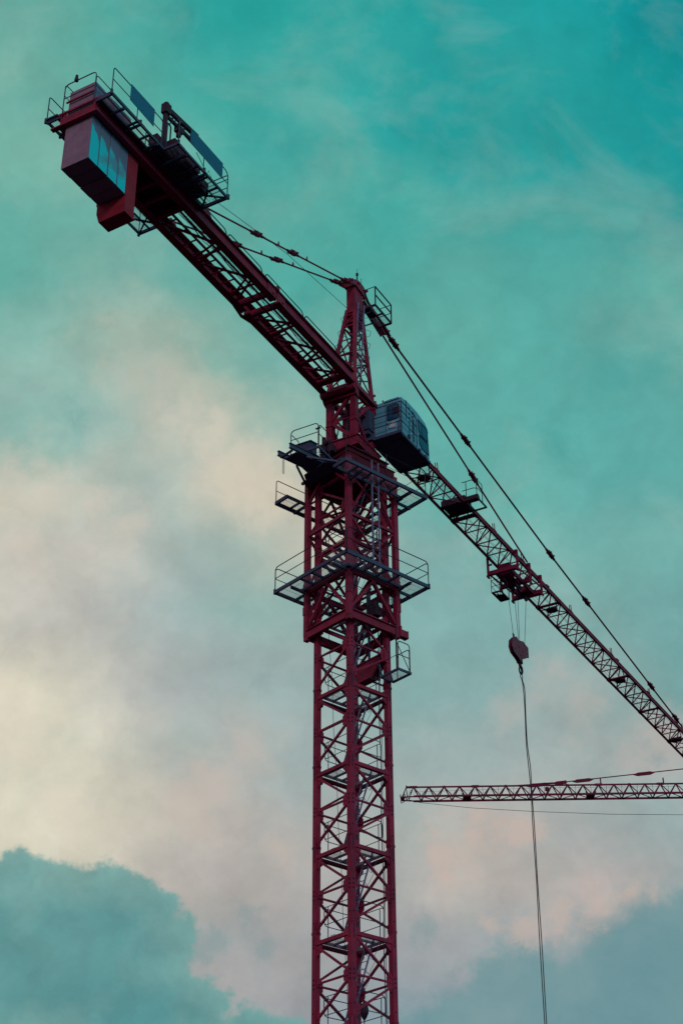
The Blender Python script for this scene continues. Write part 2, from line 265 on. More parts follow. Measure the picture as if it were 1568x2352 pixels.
# ------------------------------------------------------------------ mesh helpers
class MB:
    def __init__(s, tf=None): s.v = []; s.f = []; s.tf = tf; s.mi = []; s.cur = 0
    def pt(s, p):
        s.v.append(tuple(p) if s.tf is None else s.tf(p)); return len(s.v)-1
    def face(s, idx): s.f.append(tuple(idx)); s.mi.append(s.cur)
    def hexa(s, c):
        i = [s.pt(p) for p in c]
        for q in ((0,1,2,3),(4,7,6,5),(0,4,5,1),(1,5,6,2),(2,6,7,3),(3,7,4,0)): s.face([i[k] for k in q])
    def box(s, a, b):
        (x0,y0,z0),(x1,y1,z1) = a, b
        s.hexa([(x0,y0,z0),(x1,y0,z0),(x1,y1,z0),(x0,y1,z0),(x0,y0,z1),(x1,y0,z1),(x1,y1,z1),(x0,y1,z1)])
    def bar(s, p, q, w=.06, h=None, up=(0,0,1)):
        h = h or w; p, q = Vector(p), Vector(q); d = (q-p)
        if d.length < 1e-6: return
        d.normalize(); u = Vector(up)
        if abs(d.dot(u)) > .98: u = Vector((1,0,0))
        a = d.cross(u).normalized()*w/2; b = a.cross(d).normalized()*h/2
        s.hexa([p-a-b,p+a-b,p+a+b,p-a+b,q-a-b,q+a-b,q+a+b,q-a+b])
    def tube(s, pts, r=.03, seg=8, closed=False, r2=None):
        pts = [Vector(p) for p in pts]; n = len(pts); rings = []
        ref = None
        for i, p in enumerate(pts):
            a = pts[(i-1) % n] if (i or closed) else p; b = pts[(i+1) % n] if (i < n-1 or closed) else p
            d = (b-a).normalized()
            if ref is None:
                ref = Vector((0,0,1)) if abs(d.z) < .9 else Vector((1,0,0))
            e1 = d.cross(ref)
            if e1.length < 1e-4: e1 = d.cross(Vector((.3,.9,.1)))
            e1.normalize(); e2 = e1.cross(d).normalized(); ref = e2
            rr = r if r2 is None else r+(r2-r)*i/max(1, n-1)
            rings.append([s.pt(p+(e1*math.cos(t)+e2*math.sin(t))*rr) for t in [2*math.pi*k/seg for k in range(seg)]])
        m = n if closed else n-1
        for i in range(m):
            A, B = rings[i], rings[(i+1) % n]
            for k in range(seg): s.face([A[k],A[(k+1)%seg],B[(k+1)%seg],B[k]])
        if not closed: s.face(rings[0][::-1]); s.face(rings[-1])
    def poly(s, pts, ext):
        ext = Vector(ext); A = [s.pt(Vector(p)) for p in pts]; B = [s.pt(Vector(p)+ext) for p in pts]; n = len(pts)
        s.face(A[::-1]); s.face(B)
        for i in range(n): s.face([A[i],A[(i+1)%n],B[(i+1)%n],B[i]])
    def lathe(s, prof, c=(0,0,0), seg=20):
        rings = [[s.pt((c[0]+r*math.cos(2*math.pi*k/seg), c[1]+r*math.sin(2*math.pi*k/seg), c[2]+z)) for k in range(seg)] for r, z in prof]
        for A, B in zip(rings, rings[1:]):
            for k in range(seg): s.face([A[k],A[(k+1)%seg],B[(k+1)%seg],B[k]])
        s.face(rings[0][::-1]); s.face(rings[-1])
    def rail(s, p, q, h=1.05, r=.021, mids=(.5,), posts=2, end=.18, up=(0,0,1), low=0.0):
        # rounded-corner guard rail: one bent tube with straight mid rails
        p, q, u = Vector(p), Vector(q), Vector(up); d = (q-p); Ln = d.length; d.normalize(); e = min(end, Ln*.3)
        pts = [p+u*low, p+u*(h-e)]
        for k in range(1, 5):
            t = k/4*math.pi/2; pts.append(p+u*(h-e+e*math.sin(t))+d*(e-e*math.cos(t)))
        for k in range(0, 5):
            t = k/4*math.pi/2; pts.append(q-d*(e-e*math.sin(t))+u*(h-e+e*math.cos(t)))
        pts.append(q+u*low); s.tube(pts, r, 6)
        for m in mids: s.tube([p+u*h*m, q+u*h*m], r*.85, 6)
        for k in range(1, posts-1): s.tube([p+d*Ln*k/(posts-1), p+d*Ln*k/(posts-1)+u*h], r*.9, 6)
    def grate(s, x0, x1, y0, y1, z, along='x', pitch=.055, t=.006, h=.011):
        if along == 'x':
            n = int((y1-y0)/pitch)
            for i in range(n+1):
                y = y0+(y1-y0)*i/n; s.box((x0,y-t/2,z-h),(x1,y+t/2,z))
            m = max(1, int((x1-x0)/.3))
            for i in range(m+1):
                x = x0+(x1-x0)*i/m; s.box((x-t/2,y0,z-.008),(x+t/2,y1,z+.001))
        else:
            n = int((x1-x0)/pitch)
            for i in range(n+1):
                x = x0+(x1-x0)*i/n; s.box((x-t/2,y0,z-h),(x+t/2,y1,z))
            m = max(1, int((y1-y0)/.3))
            for i in range(m+1):
                y = y0+(y1-y0)*i/m; s.box((x0,y-t/2,z-.008),(x1,y+t/2,z+.001))
    def frame(s, x0, x1, y0, y1, z, w=.06, h=.12):
        s.box((x0,y0,z-h),(x1,y0+w,z)); s.box((x0,y1-w,z-h),(x1,y1,z))
        s.box((x0,y0+w,z-h),(x0+w,y1-w,z)); s.box((x1-w,y0+w,z-h),(x1,y1-w,z))
    def build(s, name, m, parent=None, loc=(0,0,0), rz=0.0, smooth=False):
        me = bpy.data.meshes.new(name); me.from_pydata(s.v, [], s.f)
        ms = m if isinstance(m, (list, tuple)) else [m]
        for k in ms: me.materials.append(k)
        if len(ms) > 1: me.polygons.foreach_set('material_index', s.mi)
        bm = bmesh.new(); bm.from_mesh(me); bmesh.ops.recalc_face_normals(bm, faces=bm.faces); bm.to_mesh(me); bm.free()
        o = bpy.data.objects.new(name, me); col.objects.link(o)
        o.location = loc; o.rotation_euler = (0, 0, rz)
        if parent: o.parent = parent
        return o
def tag(o, label=None, cat=None, group=None, kind=None):
    for k, v in (('label', label), ('category', cat), ('group', group), ('kind', kind)):
        if v: o[k] = v
    return o
def empty(name, loc=(0,0,0), rz=0.0, parent=None):
    o = bpy.data.objects.new(name, None); col.objects.link(o); o.location = loc; o.rotation_euler = (0,0,rz); o.empty_display_size = .5
    if parent: o.parent = parent
    return o
AM = rad(-3.769)+math.pi/4               # mast frame heading
B = rad(29.5314); RS = math.pi/2-B       # slewing frame heading (jib azimuth)
sy = lambda p: (p[0], -p[1], p[2])       # (u, n, z) -> local x, y, z
def SB(): return MB(sy)
def slew(mb, name, m, parent): return mb.build(name, m, parent, rz=0 if parent and parent.rotation_euler[2] else RS)
def mastf(mb, name, m, parent): return mb.build(name, m, parent, rz=0 if parent and parent.rotation_euler[2] else AM)

# ------------------------------------------------------------------ ground
g = MB(); g.v = [(-3000,-3000,0),(3000,-3000,0),(3000,3000,0),(-3000,3000,0)]; g.f = [(0,1,2,3)]; g.mi = [0]
tag(g.build('ground', GROUND), kind='structure')

crane = empty('tower_crane')
tag(crane, 'large red lattice tower crane in the foreground, its jib running off to the right', 'tower crane')

# ------------------------------------------------------------------ mast sections
def corner(k, r=1.0): return [(-r,-r),(r,-r),(r,r),(-r,r)][k % 4]      # near, right, back, left
def mast_section():
    b = MB(); pc = .905
    for k in range(4):
        x, y = corner(k, pc); b.box((x-.1,y-.1,0),(x+.1,y+.1,3.0))
        sx, sy_ = (1 if x > 0 else -1), (1 if y > 0 else -1)
        # bolt sleeves on both outer faces, either side of the joint
        for (za, zb) in ((2.55, 2.97), (.03, .25)):
            b.box((x+sx*.1-.012,y-.055,za),(x+sx*.1+.03,y+.055,zb)); b.box((x-.055,y+sy_*.1-.012,za),(x+.055,y+sy_*.1+.03,zb))
        b.cur = 1
        for bz in (1.14, 1.29, 1.44):
            b.tube([(x+sx*.09,y,bz),(x+sx*.122,y,bz)],.036,8); b.tube([(x,y+sy_*.09,bz),(x,y+sy_*.122,bz)],.036,8)
        b.box((x+sx*.1-.013,y-.03,2.58),(x+sx*.1+.034,y+.03,2.94)); b.box((x-.03,y+sy_*.1-.013,2.58),(x+.03,y+sy_*.1+.034,2.94))
        for bz in (2.5, .35):
            b.tube([(x+sx*.09,y,bz),(x+sx*.12,y,bz)],.026,6); b.tube([(x,y+sy_*.09,bz),(x,y+sy_*.12,bz)],.026,6)
        b.cur = 0
        b.box((x-.115,y-.115,2.955),(x+.115,y+.115,2.985)); b.box((x-.115,y-.115,.0),(x+.115,y+.115,.035))
    for k in range(4):           # faces: apex post of each face turns round the mast
        ax, ay = corner(k, .905); ox, oy = corner(k-1, .905)   # face between corner k (apex) and k-1
        A = Vector((ax, ay, 0)); O = Vector((ox, oy, 0)); d = (O-A).normalized(); n = Vector((d.y, -d.x, 0))
        if n.dot(A) < 0: n = -n
        off = n*.045
        z = lambda h: Vector((0,0,h))
        s0, s1 = A+d*.1+off, O-d*.1+off
        b.bar(s0+z(2.64), s1+z(2.64), .1, .13)
        b.bar(s0+z(1.29), s1+z(1.29), .062)
        b.bar(s0+z(1.42), s1+z(2.5)-d*.06, .075); b.bar(s0+z(1.16), s1+z(.13)-d*.02, .075)
        for (base, dr, h, q) in ((s0, d, 1.29, .34), (s1, -d, 2.52, .36), (s1, -d, .2, .26), (s0, d, 2.6, .3), (s1, -d, 1.29, .16)):
            p0 = base-off+n*.05
            b.poly([p0+z(h-q), p0+z(h-q*.45)+dr*q*.75, p0+z(h+q*.45)+dr*q*.75, p0+z(h+q)], n*.012)
    return b
sec0 = mast_section().build('mast_section', [RED, DKST], crane, (0,0,-.1), AM)
pf = MB(); zp = 2.76
pf.frame(-.76,.76,-.76,.76,zp,.05,.1); pf.box((-.71,-.3,zp-.08),(.71,-.25,zp-.003)); pf.box((.1,-.25,zp-.08),(.15,.71,zp-.003)); pf.box((-.35,-.71,zp-.07),(-.31,-.3,zp-.004))
for x0,y0,x1,y1 in ((-.31,-.71,.71,-.3),(-.71,.1,-.3,.71),(.15,.45,.55,.71)):
    pf.grate(x0,x1,y0,y1,zp-.004,'y',.05)
pf.box((-.3,-.25,zp-.08),(-.25,.71,zp-.006))
for i in range(4):      # little comb plates standing on the near-left edge
    for y in (-.45+.06*i, .1+.06*i): pf.box((-.775,y,zp),(-.765,y+.012,zp+.07))
for y in (-.47,.08): pf.box((-.775,y,zp+.07),(-.765,y+.24,zp+.082))
pf0 = pf.build('rest_platform', GRATE, sec0)
gr = MB(); zz = Vector((0,0,zp))
for k in range(4):
    p, q = Vector((*corner(k,.74),0)), Vector((*corner(k+1,.74),0)); d = (q-p).normalized(); p += d*.06; q -= d*.06
    e = .12; pts = []
    for (bx, sgn, zc, t0) in ((q,-1,1.12,0),(p,1,1.12,1),(p,1,.52,2),(q,-1,.52,3)):
        for j in range(4):
            t = math.pi/2*(t0+j/3); c = bx+d*sgn*e; zc2 = zc+(-e if zc > 1 else e)
            pts.append(c+d*e*math.cos(t)+Vector((0,0,zp+zc2+e*math.sin(t))))
    gr.tube(pts, .015, 6, True)
    gr.tube([p+d*.2+zz-Vector((0,0,.12)), p+d*.2+zz+Vector((0,0,1.1))], .016, 6)
gr0 = gr.build('guard_rail', GALV, sec0)
ld = MB(); a = Vector((-.62,-.35,-.2)); c = Vector((.42,-.35,zp+.05)); w = Vector((0,.17,0))
ld.bar(a-w, c-w, .03, .055); ld.bar(a+w, c+w, .03, .055)
for i in range(1, 11): q = a.lerp(c, i/11.); ld.tube([q-w, q+w], .012, 6)
for t in (.62,.8,.97):
    q = a.lerp(c, t); ld.tube([q-w, q-w*2.2+Vector((.05,0,-.28)), q+Vector((.1,0,-.6)), q+w*2.2+Vector((.05,0,-.28)), q+w], .009, 5)
ld0 = ld.build('access_ladder', LADD, sec0)
for i in range(1, 12):
    o = sec0.copy(); col.objects.link(o); o.parent = crane; o.location = (0,0,-.1+3*i)
    for ch in (pf0, gr0, ld0):
        if i == 11 and ch is not ld0: continue
        c2 = ch.copy(); col.objects.link(c2); c2.parent = o

# ------------------------------------------------------------------ climbing frame round the mast top
cf = MB(); r = 1.19; zb, zt = 29.02, 36.05
for k in range(4):
    x, y = corner(k, r)
    sx, sy2 = (1 if x > 0 else -1), (1 if y > 0 else -1)
    cf.box((x-.1,y-.1,zb+.1),(x+.1,y+.1,zt)); cf.box((x-.1-.012*sx,y-.1-.012*sy2,zb-.08),(x+.1,y+.1,zb+.1))
    cf.box((x+sx*.02-.1,y+sy2*.02-.1,zb+1.0),(x+sx*.02+.1,y+sy2*.02+.1,zb+1.35)); cf.box((x+sx*.02-.1,y+sy2*.02-.1,31.0),(x+sx*.02+.1,y+sy2*.02+.1,31.35))
for k in range(4):
    p = Vector((*corner(k,r),0)); q = Vector((*corner(k+1,r),0)); d = (q-p).normalized(); n = Vector((d.y,-d.x,0)); p += d*.1; q -= d*.1; m = (p+q)/2
    z = lambda h: Vector((0,0,h))
    cf.bar(p+z(zb+.14), q+z(zb+.14), .16, .28); cf.bar(p+z(zb+.31)+n*.03, q+z(zb+.31)+n*.03, .22, .03)
    cf.bar(p+z(31.02), q+z(31.02), .12, .2); cf.bar(p+z(33.5), q+z(33.5), .1, .12)
    cf.bar(m+z(30.9), p+z(29.5), .12, .1); cf.bar(m+z(30.9), q+z(29.5), .12, .1)
    cf.bar(p+z(29.65)+d*.0, p+z(30.4)+d*.28, .07, .07)
    if k != 3:
        cf.bar(p+z(31.2), q+z(33.4), .08); cf.bar(q+z(31.2), p+z(33.4), .08); cf.bar(p+z(33.6), m+z(35.6), .08); cf.bar(q+z(33.6), m+z(35.6), .08)
        cf.bar(p+z(35.7), q+z(35.7), .12, .16)
    else:
        cf.bar(p+z(31.2), p+z(32.4)+d*.9, .08); cf.bar(q+z(31.2), q+z(32.4)-d*.9, .08)
    cf.bar(p+z(35.0), p+z(35.62)+d*.62, .1, .08); cf.bar(q+z(35.0), q+z(35.62)-d*.62, .1, .08)
    for zz_ in (29.2, 31.2, 35.4):                       # guide rollers running on the mast posts
        cf.bar(p-n*.02+z(zz_), p-n*.16+d*.02+z(zz_), .12, .16)
cage = mastf(cf, 'climbing_frame', RED, crane)
# bracket stub off the right corner
st = MB(); st.box((1.22,-1.34,29.02),(1.62,-1.12,29.30)); st.box((1.2,-1.37,28.98),(1.27,-1.09,29.42)); st.box((1.6,-1.35,29.0),(1.625,-1.11,29.32))
mastf(st, 'beam_bracket', RED, cage)
# climbing cross beam and hydraulic cylinder inside
xb = MB()
xb.poly([(.86,-.84,28.18),(.86,.84,28.18),(.86,.84,27.95),(.86,.35,27.5),(.86,-.45,27.5),(.86,-.84,27.9)], (.05,0,0))
xb.poly([(.62,-.84,28.18),(.62,.84,28.18),(.62,.84,27.95),(.62,.35,27.5),(.62,-.45,27.5),(.62,-.84,27.9)], (.05,0,0))
xb.box((.58,-.86,28.19),(.95,.86,28.24)); xb.box((.58,-.45,27.46),(.95,.35,27.5))
xb.box((.7,-1.02,27.9),(.98,-.86,28.3)); xb.box((.7,.86,27.9),(.98,1.02,28.3))
mastf(xb, 'cross_beam', RED, cage)
hc = MB(); hc.tube([(.76,-.1,28.1),(.76,-.1,29.6)], .05, 12); hc.tube([(.76,-.1,29.5),(.76,-.1,31.3)], .085, 12); hc.tube([(.76,-.1,29.45),(.76,-.1,29.55)], .11, 12); hc.tube([(.76,-.22,31.3),(.76,.02,31.3)], .07, 10)
mastf(hc, 'hydraulic_cylinder', GALV, cage)
pu = MB(); pu.box((.3,-1.0,29.75),(.62,-.62,30.1)); pu.tube([(.46,-.8,30.1),(.46,-.8,30.38)], .1, 12); pu.tube([(.34,-.62,29.9),(.34,-.3,29.9)], .07, 10)
pu.tube([(.5,-.7,29.75),(.55,-.55,29.2),(.6,-.4,28.9),(.66,-.3,29.1),(.7,-.2,29.3),(.76,-.1,29.7)], .012, 6)
mastf(pu, 'pump_unit', DKST, cage)

ck = MB()
for (x0,y0,z0,x1,y1,z1,dr) in ((-.7,-.5,35.6,.3,-.9,33.4,.5),(.9,-1.05,34.6,1.15,.3,33.9,.35),(.2,.6,35.4,-.6,.9,33.9,.6),(-1.0,.8,35.5,-.9,.2,32.0,.1),(.5,-1.1,33.0,1.1,-.6,30.2,.2),(.6,-.9,28.9,.75,-.3,28.2,.35)):
    ck.tube([Vector((x0,y0,z0)).lerp(Vector((x1,y1,z1)), t/9)-Vector((0,0,dr*4*(t/9)*(1-t/9))) for t in range(10)], .013, 5)
mastf(ck, 'hydraulic_hose', ROPE, cage)
def walkway(Z, Ro, Ri, name, railh, openings=(), r_levels=(.5,)):
    w = MB(); Fz = Z
    t = .07
    # outer and inner channels
    w.frame(-Ro,Ro,-Ro,Ro,Fz,t,.14); w.frame(-Ri,Ri,-Ri,Ri,Fz-.003,.06,.12)
    for sx_ in (-1,1):
        for k in (-.62,.0,.62):
            w.box((sx_*Ri if sx_>0 else -Ro+t,k-.03,Fz-.11),(Ro-t if sx_>0 else -Ri,k+.03,Fz-.02))
            w.box((k-.03,sx_*Ri if sx_>0 else -Ro+t,Fz-.11),(k+.03,Ro-t if sx_>0 else -Ri,Fz-.02))
    # support brackets back to the frame
    for k in range(4):
        x, y = corner(k, 1.2); x2, y2 = corner(k, Ri)
        w.bar((x,y,Fz-.18),(x2*1.42,y,Fz-.18),.07,.1); w.bar((x,y,Fz-.18),(x,y2*1.42,Fz-.18),.07,.1)
    o = mastf(w, name, GALV, crane)
    gt = MB()
    gt.grate(-Ro+t,Ro-t,-Ro+t,-Ri,Fz-.006,'y',.06); gt.grate(-Ro+t,Ro-t,Ri,Ro-t,Fz-.006,'y',.06)
    gt.grate(-Ro+t,-Ri,-Ri,Ri,Fz-.006,'x',.06); gt.grate(Ri,Ro-t,-Ri,Ri,Fz-.006,'x',.06)
    mastf(gt, 'floor_grating', GRATE, o)
    rl = MB()
    for k in range(4):
        if k in openings: continue
        p, q = Vector((*corner(k,Ro-.03),Fz)), Vector((*corner(k+1,Ro-.03),Fz)); d = (q-p).normalized()
        rl.rail(p+d*.02, q-d*.02, railh, .019, r_levels, 2, .16)
        m = (p+q)/2; rl.tube([m, m+Vector((0,0,railh))], .016, 6)
        for pp in (p, q): rl.tube([pp-Vector((0,0,.16)), pp+Vector((0,0,.05))], .045, 8)
    mastf(rl, 'guard_rail', DKST, o)
    return o
walkway(31.15, 2.1, 1.4, 'work_platform', 1.0, (), (.52,))
# upper platform: three sides only, open towards the section-loading rails
w = MB(); Z = 35.15; Ro, Ri = 2.12, 1.38
w.box((-Ro,-Ro,Z-.15),(Ro,-Ro+.08,Z)); w.box((Ro-.08,-Ro+.08,Z-.15),(Ro,Ro-.08,Z)); w.box((-Ro,Ro-.08,Z-.15),(Ro,Ro,Z))
w.box((-Ro,-Ri-.06,Z-.13),(Ri,-Ri,Z-.003)); w.box((Ri,-Ri-.06,Z-.13),(Ri+.06,Ri,Z-.003)); w.box((-Ro,Ri,Z-.13),(Ri,Ri+.06,Z-.003))
w.box((-Ro,-Ro+.08,Z-.15),(-Ro+.08,-Ri-.06,Z)); w.box((-Ro,Ri+.06,Z-.15),(-Ro+.08,Ro-.08,Z))
for k in (-1.4,-.7,0,.7,1.4):
    w.box((k-.03,-Ro+.08,Z-.1),(k+.03,-Ri-.06,Z-.02)); w.box((k-.03,Ri+.06,Z-.1),(k+.03,Ro-.08,Z-.02))
    if abs(k) < 1.3: w.box((Ri+.06,k-.03,Z-.1),(Ro-.08,k+.03,Z-.02))
for x, y in ((-1.2,-1.2),(1.2,-1.2),(1.2,1.2),(-1.2,1.2)):
    w.bar((x,y,Z-.2),(x,y*1.7,Z-.2),.08,.1); 
    if x > 0: w.bar((x,y,Z-.2),(x*1.7,y,Z-.2),.08,.1)
up = mastf(w, 'upper_platform', GALV, crane)
gt = MB(); gt.grate(-Ro+.08,Ro-.08,-Ro+.08,-Ri-.06,Z-.006,'y',.06); gt.grate(-Ro+.08,Ro-.08,Ri+.06,Ro-.08,Z-.006,'y',.06); gt.grate(Ri+.06,Ro-.08,-Ri,Ri,Z-.006,'x',.06)
mastf(gt, 'floor_grating', GRATE, up)
rl = MB()
rl.rail((-Ro+.03,Ro-.04,Z),(Ro-.05,Ro-.04,Z),1.0,.018,(.5,),2,.1)
for (x,y) in ((-Ro+.05,-Ro+.05),(0,-Ro+.05),(Ro-.05,-Ro+.05),(Ro-.05,0)): rl.tube([(x,y,Z-.12),(x,y,Z+1.05)], .018, 6)
for h in (.5,1.03): rl.tube([(-Ro+.05,-Ro+.05,Z+h),(Ro-.05,-Ro+.05,Z+h)], .011, 5); rl.tube([(Ro-.05,-Ro+.05,Z+h),(Ro-.05,Ro-.05,Z+h)], .011, 5)
mastf(rl, 'guard_rail', DKST, up)
# ladder between the two platforms, on the right of the frame
ld = MB()
for x in (-.45,-.12): ld.bar((x,-1.72,31.2),(x,-1.72,35.9),.05,.05)
for i in range(15): ld.tube([(-.45,-1.72,31.45+i*.3),(-.12,-1.72,31.45+i*.3)], .013, 6)
for zz_ in (32.4,33.6,34.8): ld.bar((-.285,-1.7,zz_),(-.285,-1.3,zz_),.04,.04); ld.box((-.45,-1.7,zz_-.02),(-.12,-1.67,zz_+.02))
mastf(ld, 'access_ladder', LADD, crane)
# rails that carry a new mast section into the frame
mr_ = MB(); Zr = 35.95
for y in (-.38,.32):
    mr_.box((-3.45,y-.05,Zr+.10),(1.0,y+.05,Zr+.13)); mr_.box((-3.45,y-.05,Zr-.1),(1.0,y+.05,Zr-.07)); mr_.box((-3.45,y-.01,Zr-.07),(1.0,y+.01,Zr+.10))
mr_.bar((-3.3,-.38,Zr-.14),(-3.3,.32,Zr-.14),.08,.06); mr_.bar((-1.5,-1.2,Zr-.16),(-1.5,1.2,Zr-.16),.1,.1)
mr_.poly([(-1.9,.6,Zr-.22),(-1.25,1.15,Zr-.22),(-1.25,-1.15,Zr-.22),(-1.9,-.6,Zr-.22)],(0,0,.04)); mr_.box((-3.1,-.33,Zr-.13),(-1.25,.27,Zr-.105)); mr_.bar((-2.5,.34,Zr-.14),(-1.3,1.15,Zr-.2),.06,.1); mr_.bar((-2.6,-.38,Zr-.14),(-1.3,-1.1,Zr-.2),.06,.08); mr_.bar((-2.5,-.38,Zr-.14),(-2.5,.32,Zr-.14),.06,.06)
lr = mastf(mr_, 'loading_rail', GALV, crane)
for (x,y,L_) in ((-3.15,.34,.75),(-1.0,.3,.5)):
    lp = MB(); lp.tube([(x-.03,y,Zr-.12),(x-.035,y,Zr-L_),(x,y,Zr-L_-.06),(x+.035,y,Zr-L_),(x+.03,y,Zr-.12)], .011, 6)
    mastf(lp, 'rope_loop', ROPE, lr)
# little balcony on the right corner under the frame
bl = MB(); Zb = 27.2
bl.frame(.42,1.08,-2.02,-1.05,Zb,.05,.09)
bl.bar((.5,-1.1,Zb-.1),(.5,-.9,Zb+.6),.05,.05); bl.bar((1.0,-1.1,Zb-.1),(1.0,-.9,Zb+.6),.05,.05)
bo = mastf(bl, 'side_balcony', GALV, crane)
gt = MB(); gt.grate(.47,1.03,-1.97,-1.1,Zb-.006,'y',.055); mastf(gt, 'floor_grating', GRATE, bo)
rl = MB(); rl.rail((.46,-1.98,Zb),(1.04,-1.98,Zb),1.1,.018,(.5,),2,.12); rl.rail((1.05,-1.95,Zb),(1.05,-1.3,Zb),.95,.018,(),2,.12)
rl.tube([(.46,-1.9,Zb),(.46,-1.9,Zb+1.75)],.03,6); rl.tube([(1.04,-1.98,Zb),(.6,-1.5,Zb+1.75)],.016,6); rl.tube([(.46,-1.98,Zb+.55),(.46,-1.1,Zb+.55)],.012,6)
mastf(rl, 'guard_rail', DKST, bo)

# ------------------------------------------------------------------ slewing support, ring, turret
sp = MB()
sp.box((-1.2,-1.2,35.78),(1.2,1.2,36.32))
def frust(b, h0, z0, h1, z1):
    b.hexa([(-h0,-h0,z0),(h0,-h0,z0),(h0,h0,z0),(-h0,h0,z0),(-h1,-h1,z1),(h1,-h1,z1),(h1,h1,z1),(-h1,h1,z1)])
frust(sp, 1.03, 36.32, 1.0, 36.74); frust(sp, 1.25, 36.30, 1.25, 36.335); frust(sp, 1.08, 36.70, 1.08, 36.745)
for k in range(4):
    x, y = corner(k, 1.2); sx, s2 = (1 if x > 0 else -1), (1 if y > 0 else -1)
    sp.poly([(x,y,36.32),(x,y-s2*.5,36.32),(x,y-s2*.12,35.35),(x,y,35.35)], (sx*.02,0,0)); sp.poly([(x,y,36.32),(x-sx*.5,y,36.32),(x-sx*.12,y,35.35),(x,y,35.35)], (0,s2*.02,0))
for k in (-.8, 0, .8):
    for s2 in (-1,1): sp.box((k-.01,s2*1.2-.02,35.8),(k+.01,s2*1.2+.02,36.3)); sp.box((s2*1.2-.02,k-.01,35.8),(s2*1.2+.02,k+.01,36.3))
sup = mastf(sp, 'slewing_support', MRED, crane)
rg = MB(); rg.lathe([(.86,36.74),(.98,36.76),(.98,36.84),(.9,36.85),(.9,36.88),(.96,36.89),(.96,36.95),(.86,36.97)], seg=48)
for k in range(40):
    t = 2*math.pi*k/40; rg.tube([(.93*math.cos(t),.93*math.sin(t),36.7),(.93*math.cos(t),.93*math.sin(t),37.0)], .014, 5)
rg.build('slewing_ring', DKST, crane)
tu = SB()
U0, N0 = .8, .68
tu.box((-.92,-.84,36.97),(.92,.84,37.42)); tu.box((-.97,-.89,37.38),(.97,.89,37.43)); tu.box((-.97,-.89,36.95),(.97,.89,37.0))
for k in range(-3,4): tu.box((k*.26-.01,-.875,37.0),(k*.26+.01,.875,37.38))
for su in (-1,1):
    for sn in (-1,1):
        u, n = su*(U0-.13), sn*(N0-.13)
        tu.box((u-.13,n-.13,37.43),(u+.13,n+.13,39.88))
        tu.box((u-.16*1,n-.14,38.28),(u+.14,n+.16,38.34))
        for zz_ in (37.6,38.55,39.6): tu.tube([(u+su*.1,n-.05,zz_),(u+su*.15,n-.05,zz_)],.03,6); tu.tube([(u+su*.1,n+.05,zz_),(u+su*.15,n+.05,zz_)],.03,6)
for sn in (-1,1):
    n = sn*(N0-.1); tu.bar((-.55,n,38.55),(.55,n,39.7),.13,.12); tu.bar((-.55,n,38.45),(.55,n,37.5),.13,.12)
    tu.bar((-.55,n,39.75),(.55,n,39.75),.14,.2); tu.bar((-.55,n,39.0),(.55,n,39.0),.06,.06)
    for (q,z0,d_) in ((-.54,38.5,1),(.54,39.7,-1),(.54,37.52,-1)): tu.poly([(q,n-.02,z0-.28),(q+d_*.3,n-.02,z0-.1),(q+d_*.3,n-.02,z0+.1),(q,n-.02,z0+.28)],(0,.04,0))
for su in (-1,1):
    u = su*(U0-.1); tu.bar((u,-.42,38.62),(u,.42,39.62),.12,.13); tu.bar((u,-.42,38.42),(u,.42,37.62),.12,.13)
    tu.bar((u,-.42,38.52),(u,.42,38.52),.05,.05); tu.bar((u,-.42,39.78),(u,.42,39.78),.14,.2)
    for (q,z0,d_) in ((-.42,38.52,1),(.42,39.68,-1),(.42,37.6,-1)): tu.poly([(u-.02,q,z0-.28),(u-.02,q+d_*.28,z0-.1),(u-.02,q+d_*.28,z0+.1),(u-.02,q,z0+.28)],(.04,0,0))
# top chords carrying on to the jib foot, cross tube at the counter-jib foot
for sn in (-1,1):
    tu.bar((-.95,sn*.72,39.86),(.92,sn*.72,39.86),.17,.17); tu.bar((.75,sn*.7,39.75),(.62,sn*.66,39.2),.1,.1); tu.poly([(.8,sn*.7,39.9),(1.2,sn*.62,39.98),(1.2,sn*.62,39.86),(.8,sn*.7,39.45)],(0,sn*.03,0))
tu.tube([(-1.0,-.78,39.72),(-1.0,.8,39.72)], .14, 14); tu.bar((-.72,-.7,39.6),(-.72,.7,39.6),.3,.28)
for sn in (-1,1): tu.poly([(-1.15,sn*.72,39.9),(-.7,sn*.72,39.9),(-.66,sn*.72,39.35),(-.86,sn*.72,39.45)],(0,sn*.05,0)); tu.poly([(-1.1,sn*.8,39.95),(-.9,sn*.8,40.1),(-.72,sn*.8,39.95),(-.9,sn*.8,39.7)],(0,sn*.04,0))
tur = slew(tu, 'slewing_turret', RED, crane)
tl = SB()
for n in (-.12,.14): tl.bar((-.05,n,37.45),(-.05,n,39.9),.04,.06)
for i in range(8): tl.tube([(-.05,-.12,37.65+i*.29),(-.05,.14,37.65+i*.29)], .012, 6)
tl.tube([(-.45,-.4,37.5),(-.42,-.35,38.2),(-.5,-.2,38.8),(-.4,0,39.6)], .012, 5); tl.tube([(-.5,-.42,37.5),(-.5,-.3,38.0),(-.42,-.2,38.7),(-.5,-.1,39.6)], .012, 5); tl.tube([(-.4,-.45,37.5),(-.36,-.4,38.4),(-.46,-.3,39.2),(-.3,-.1,39.7)], .01, 5)
slew(tl, 'access_ladder', LADD, tur)
mo = SB(); mo.tube([(.3,-.2,37.5),(.3,-.2,38.3)], .17, 14); mo.tube([(.3,.28,37.5),(.3,.28,38.1)], .14, 14); mo.box((.05,-.1,38.55),(.5,.35,39.1)); mo.box((-.35,.0,38.9),(-.1,.35,39.5))
slew(mo, 'slewing_motor', DKST, tur)
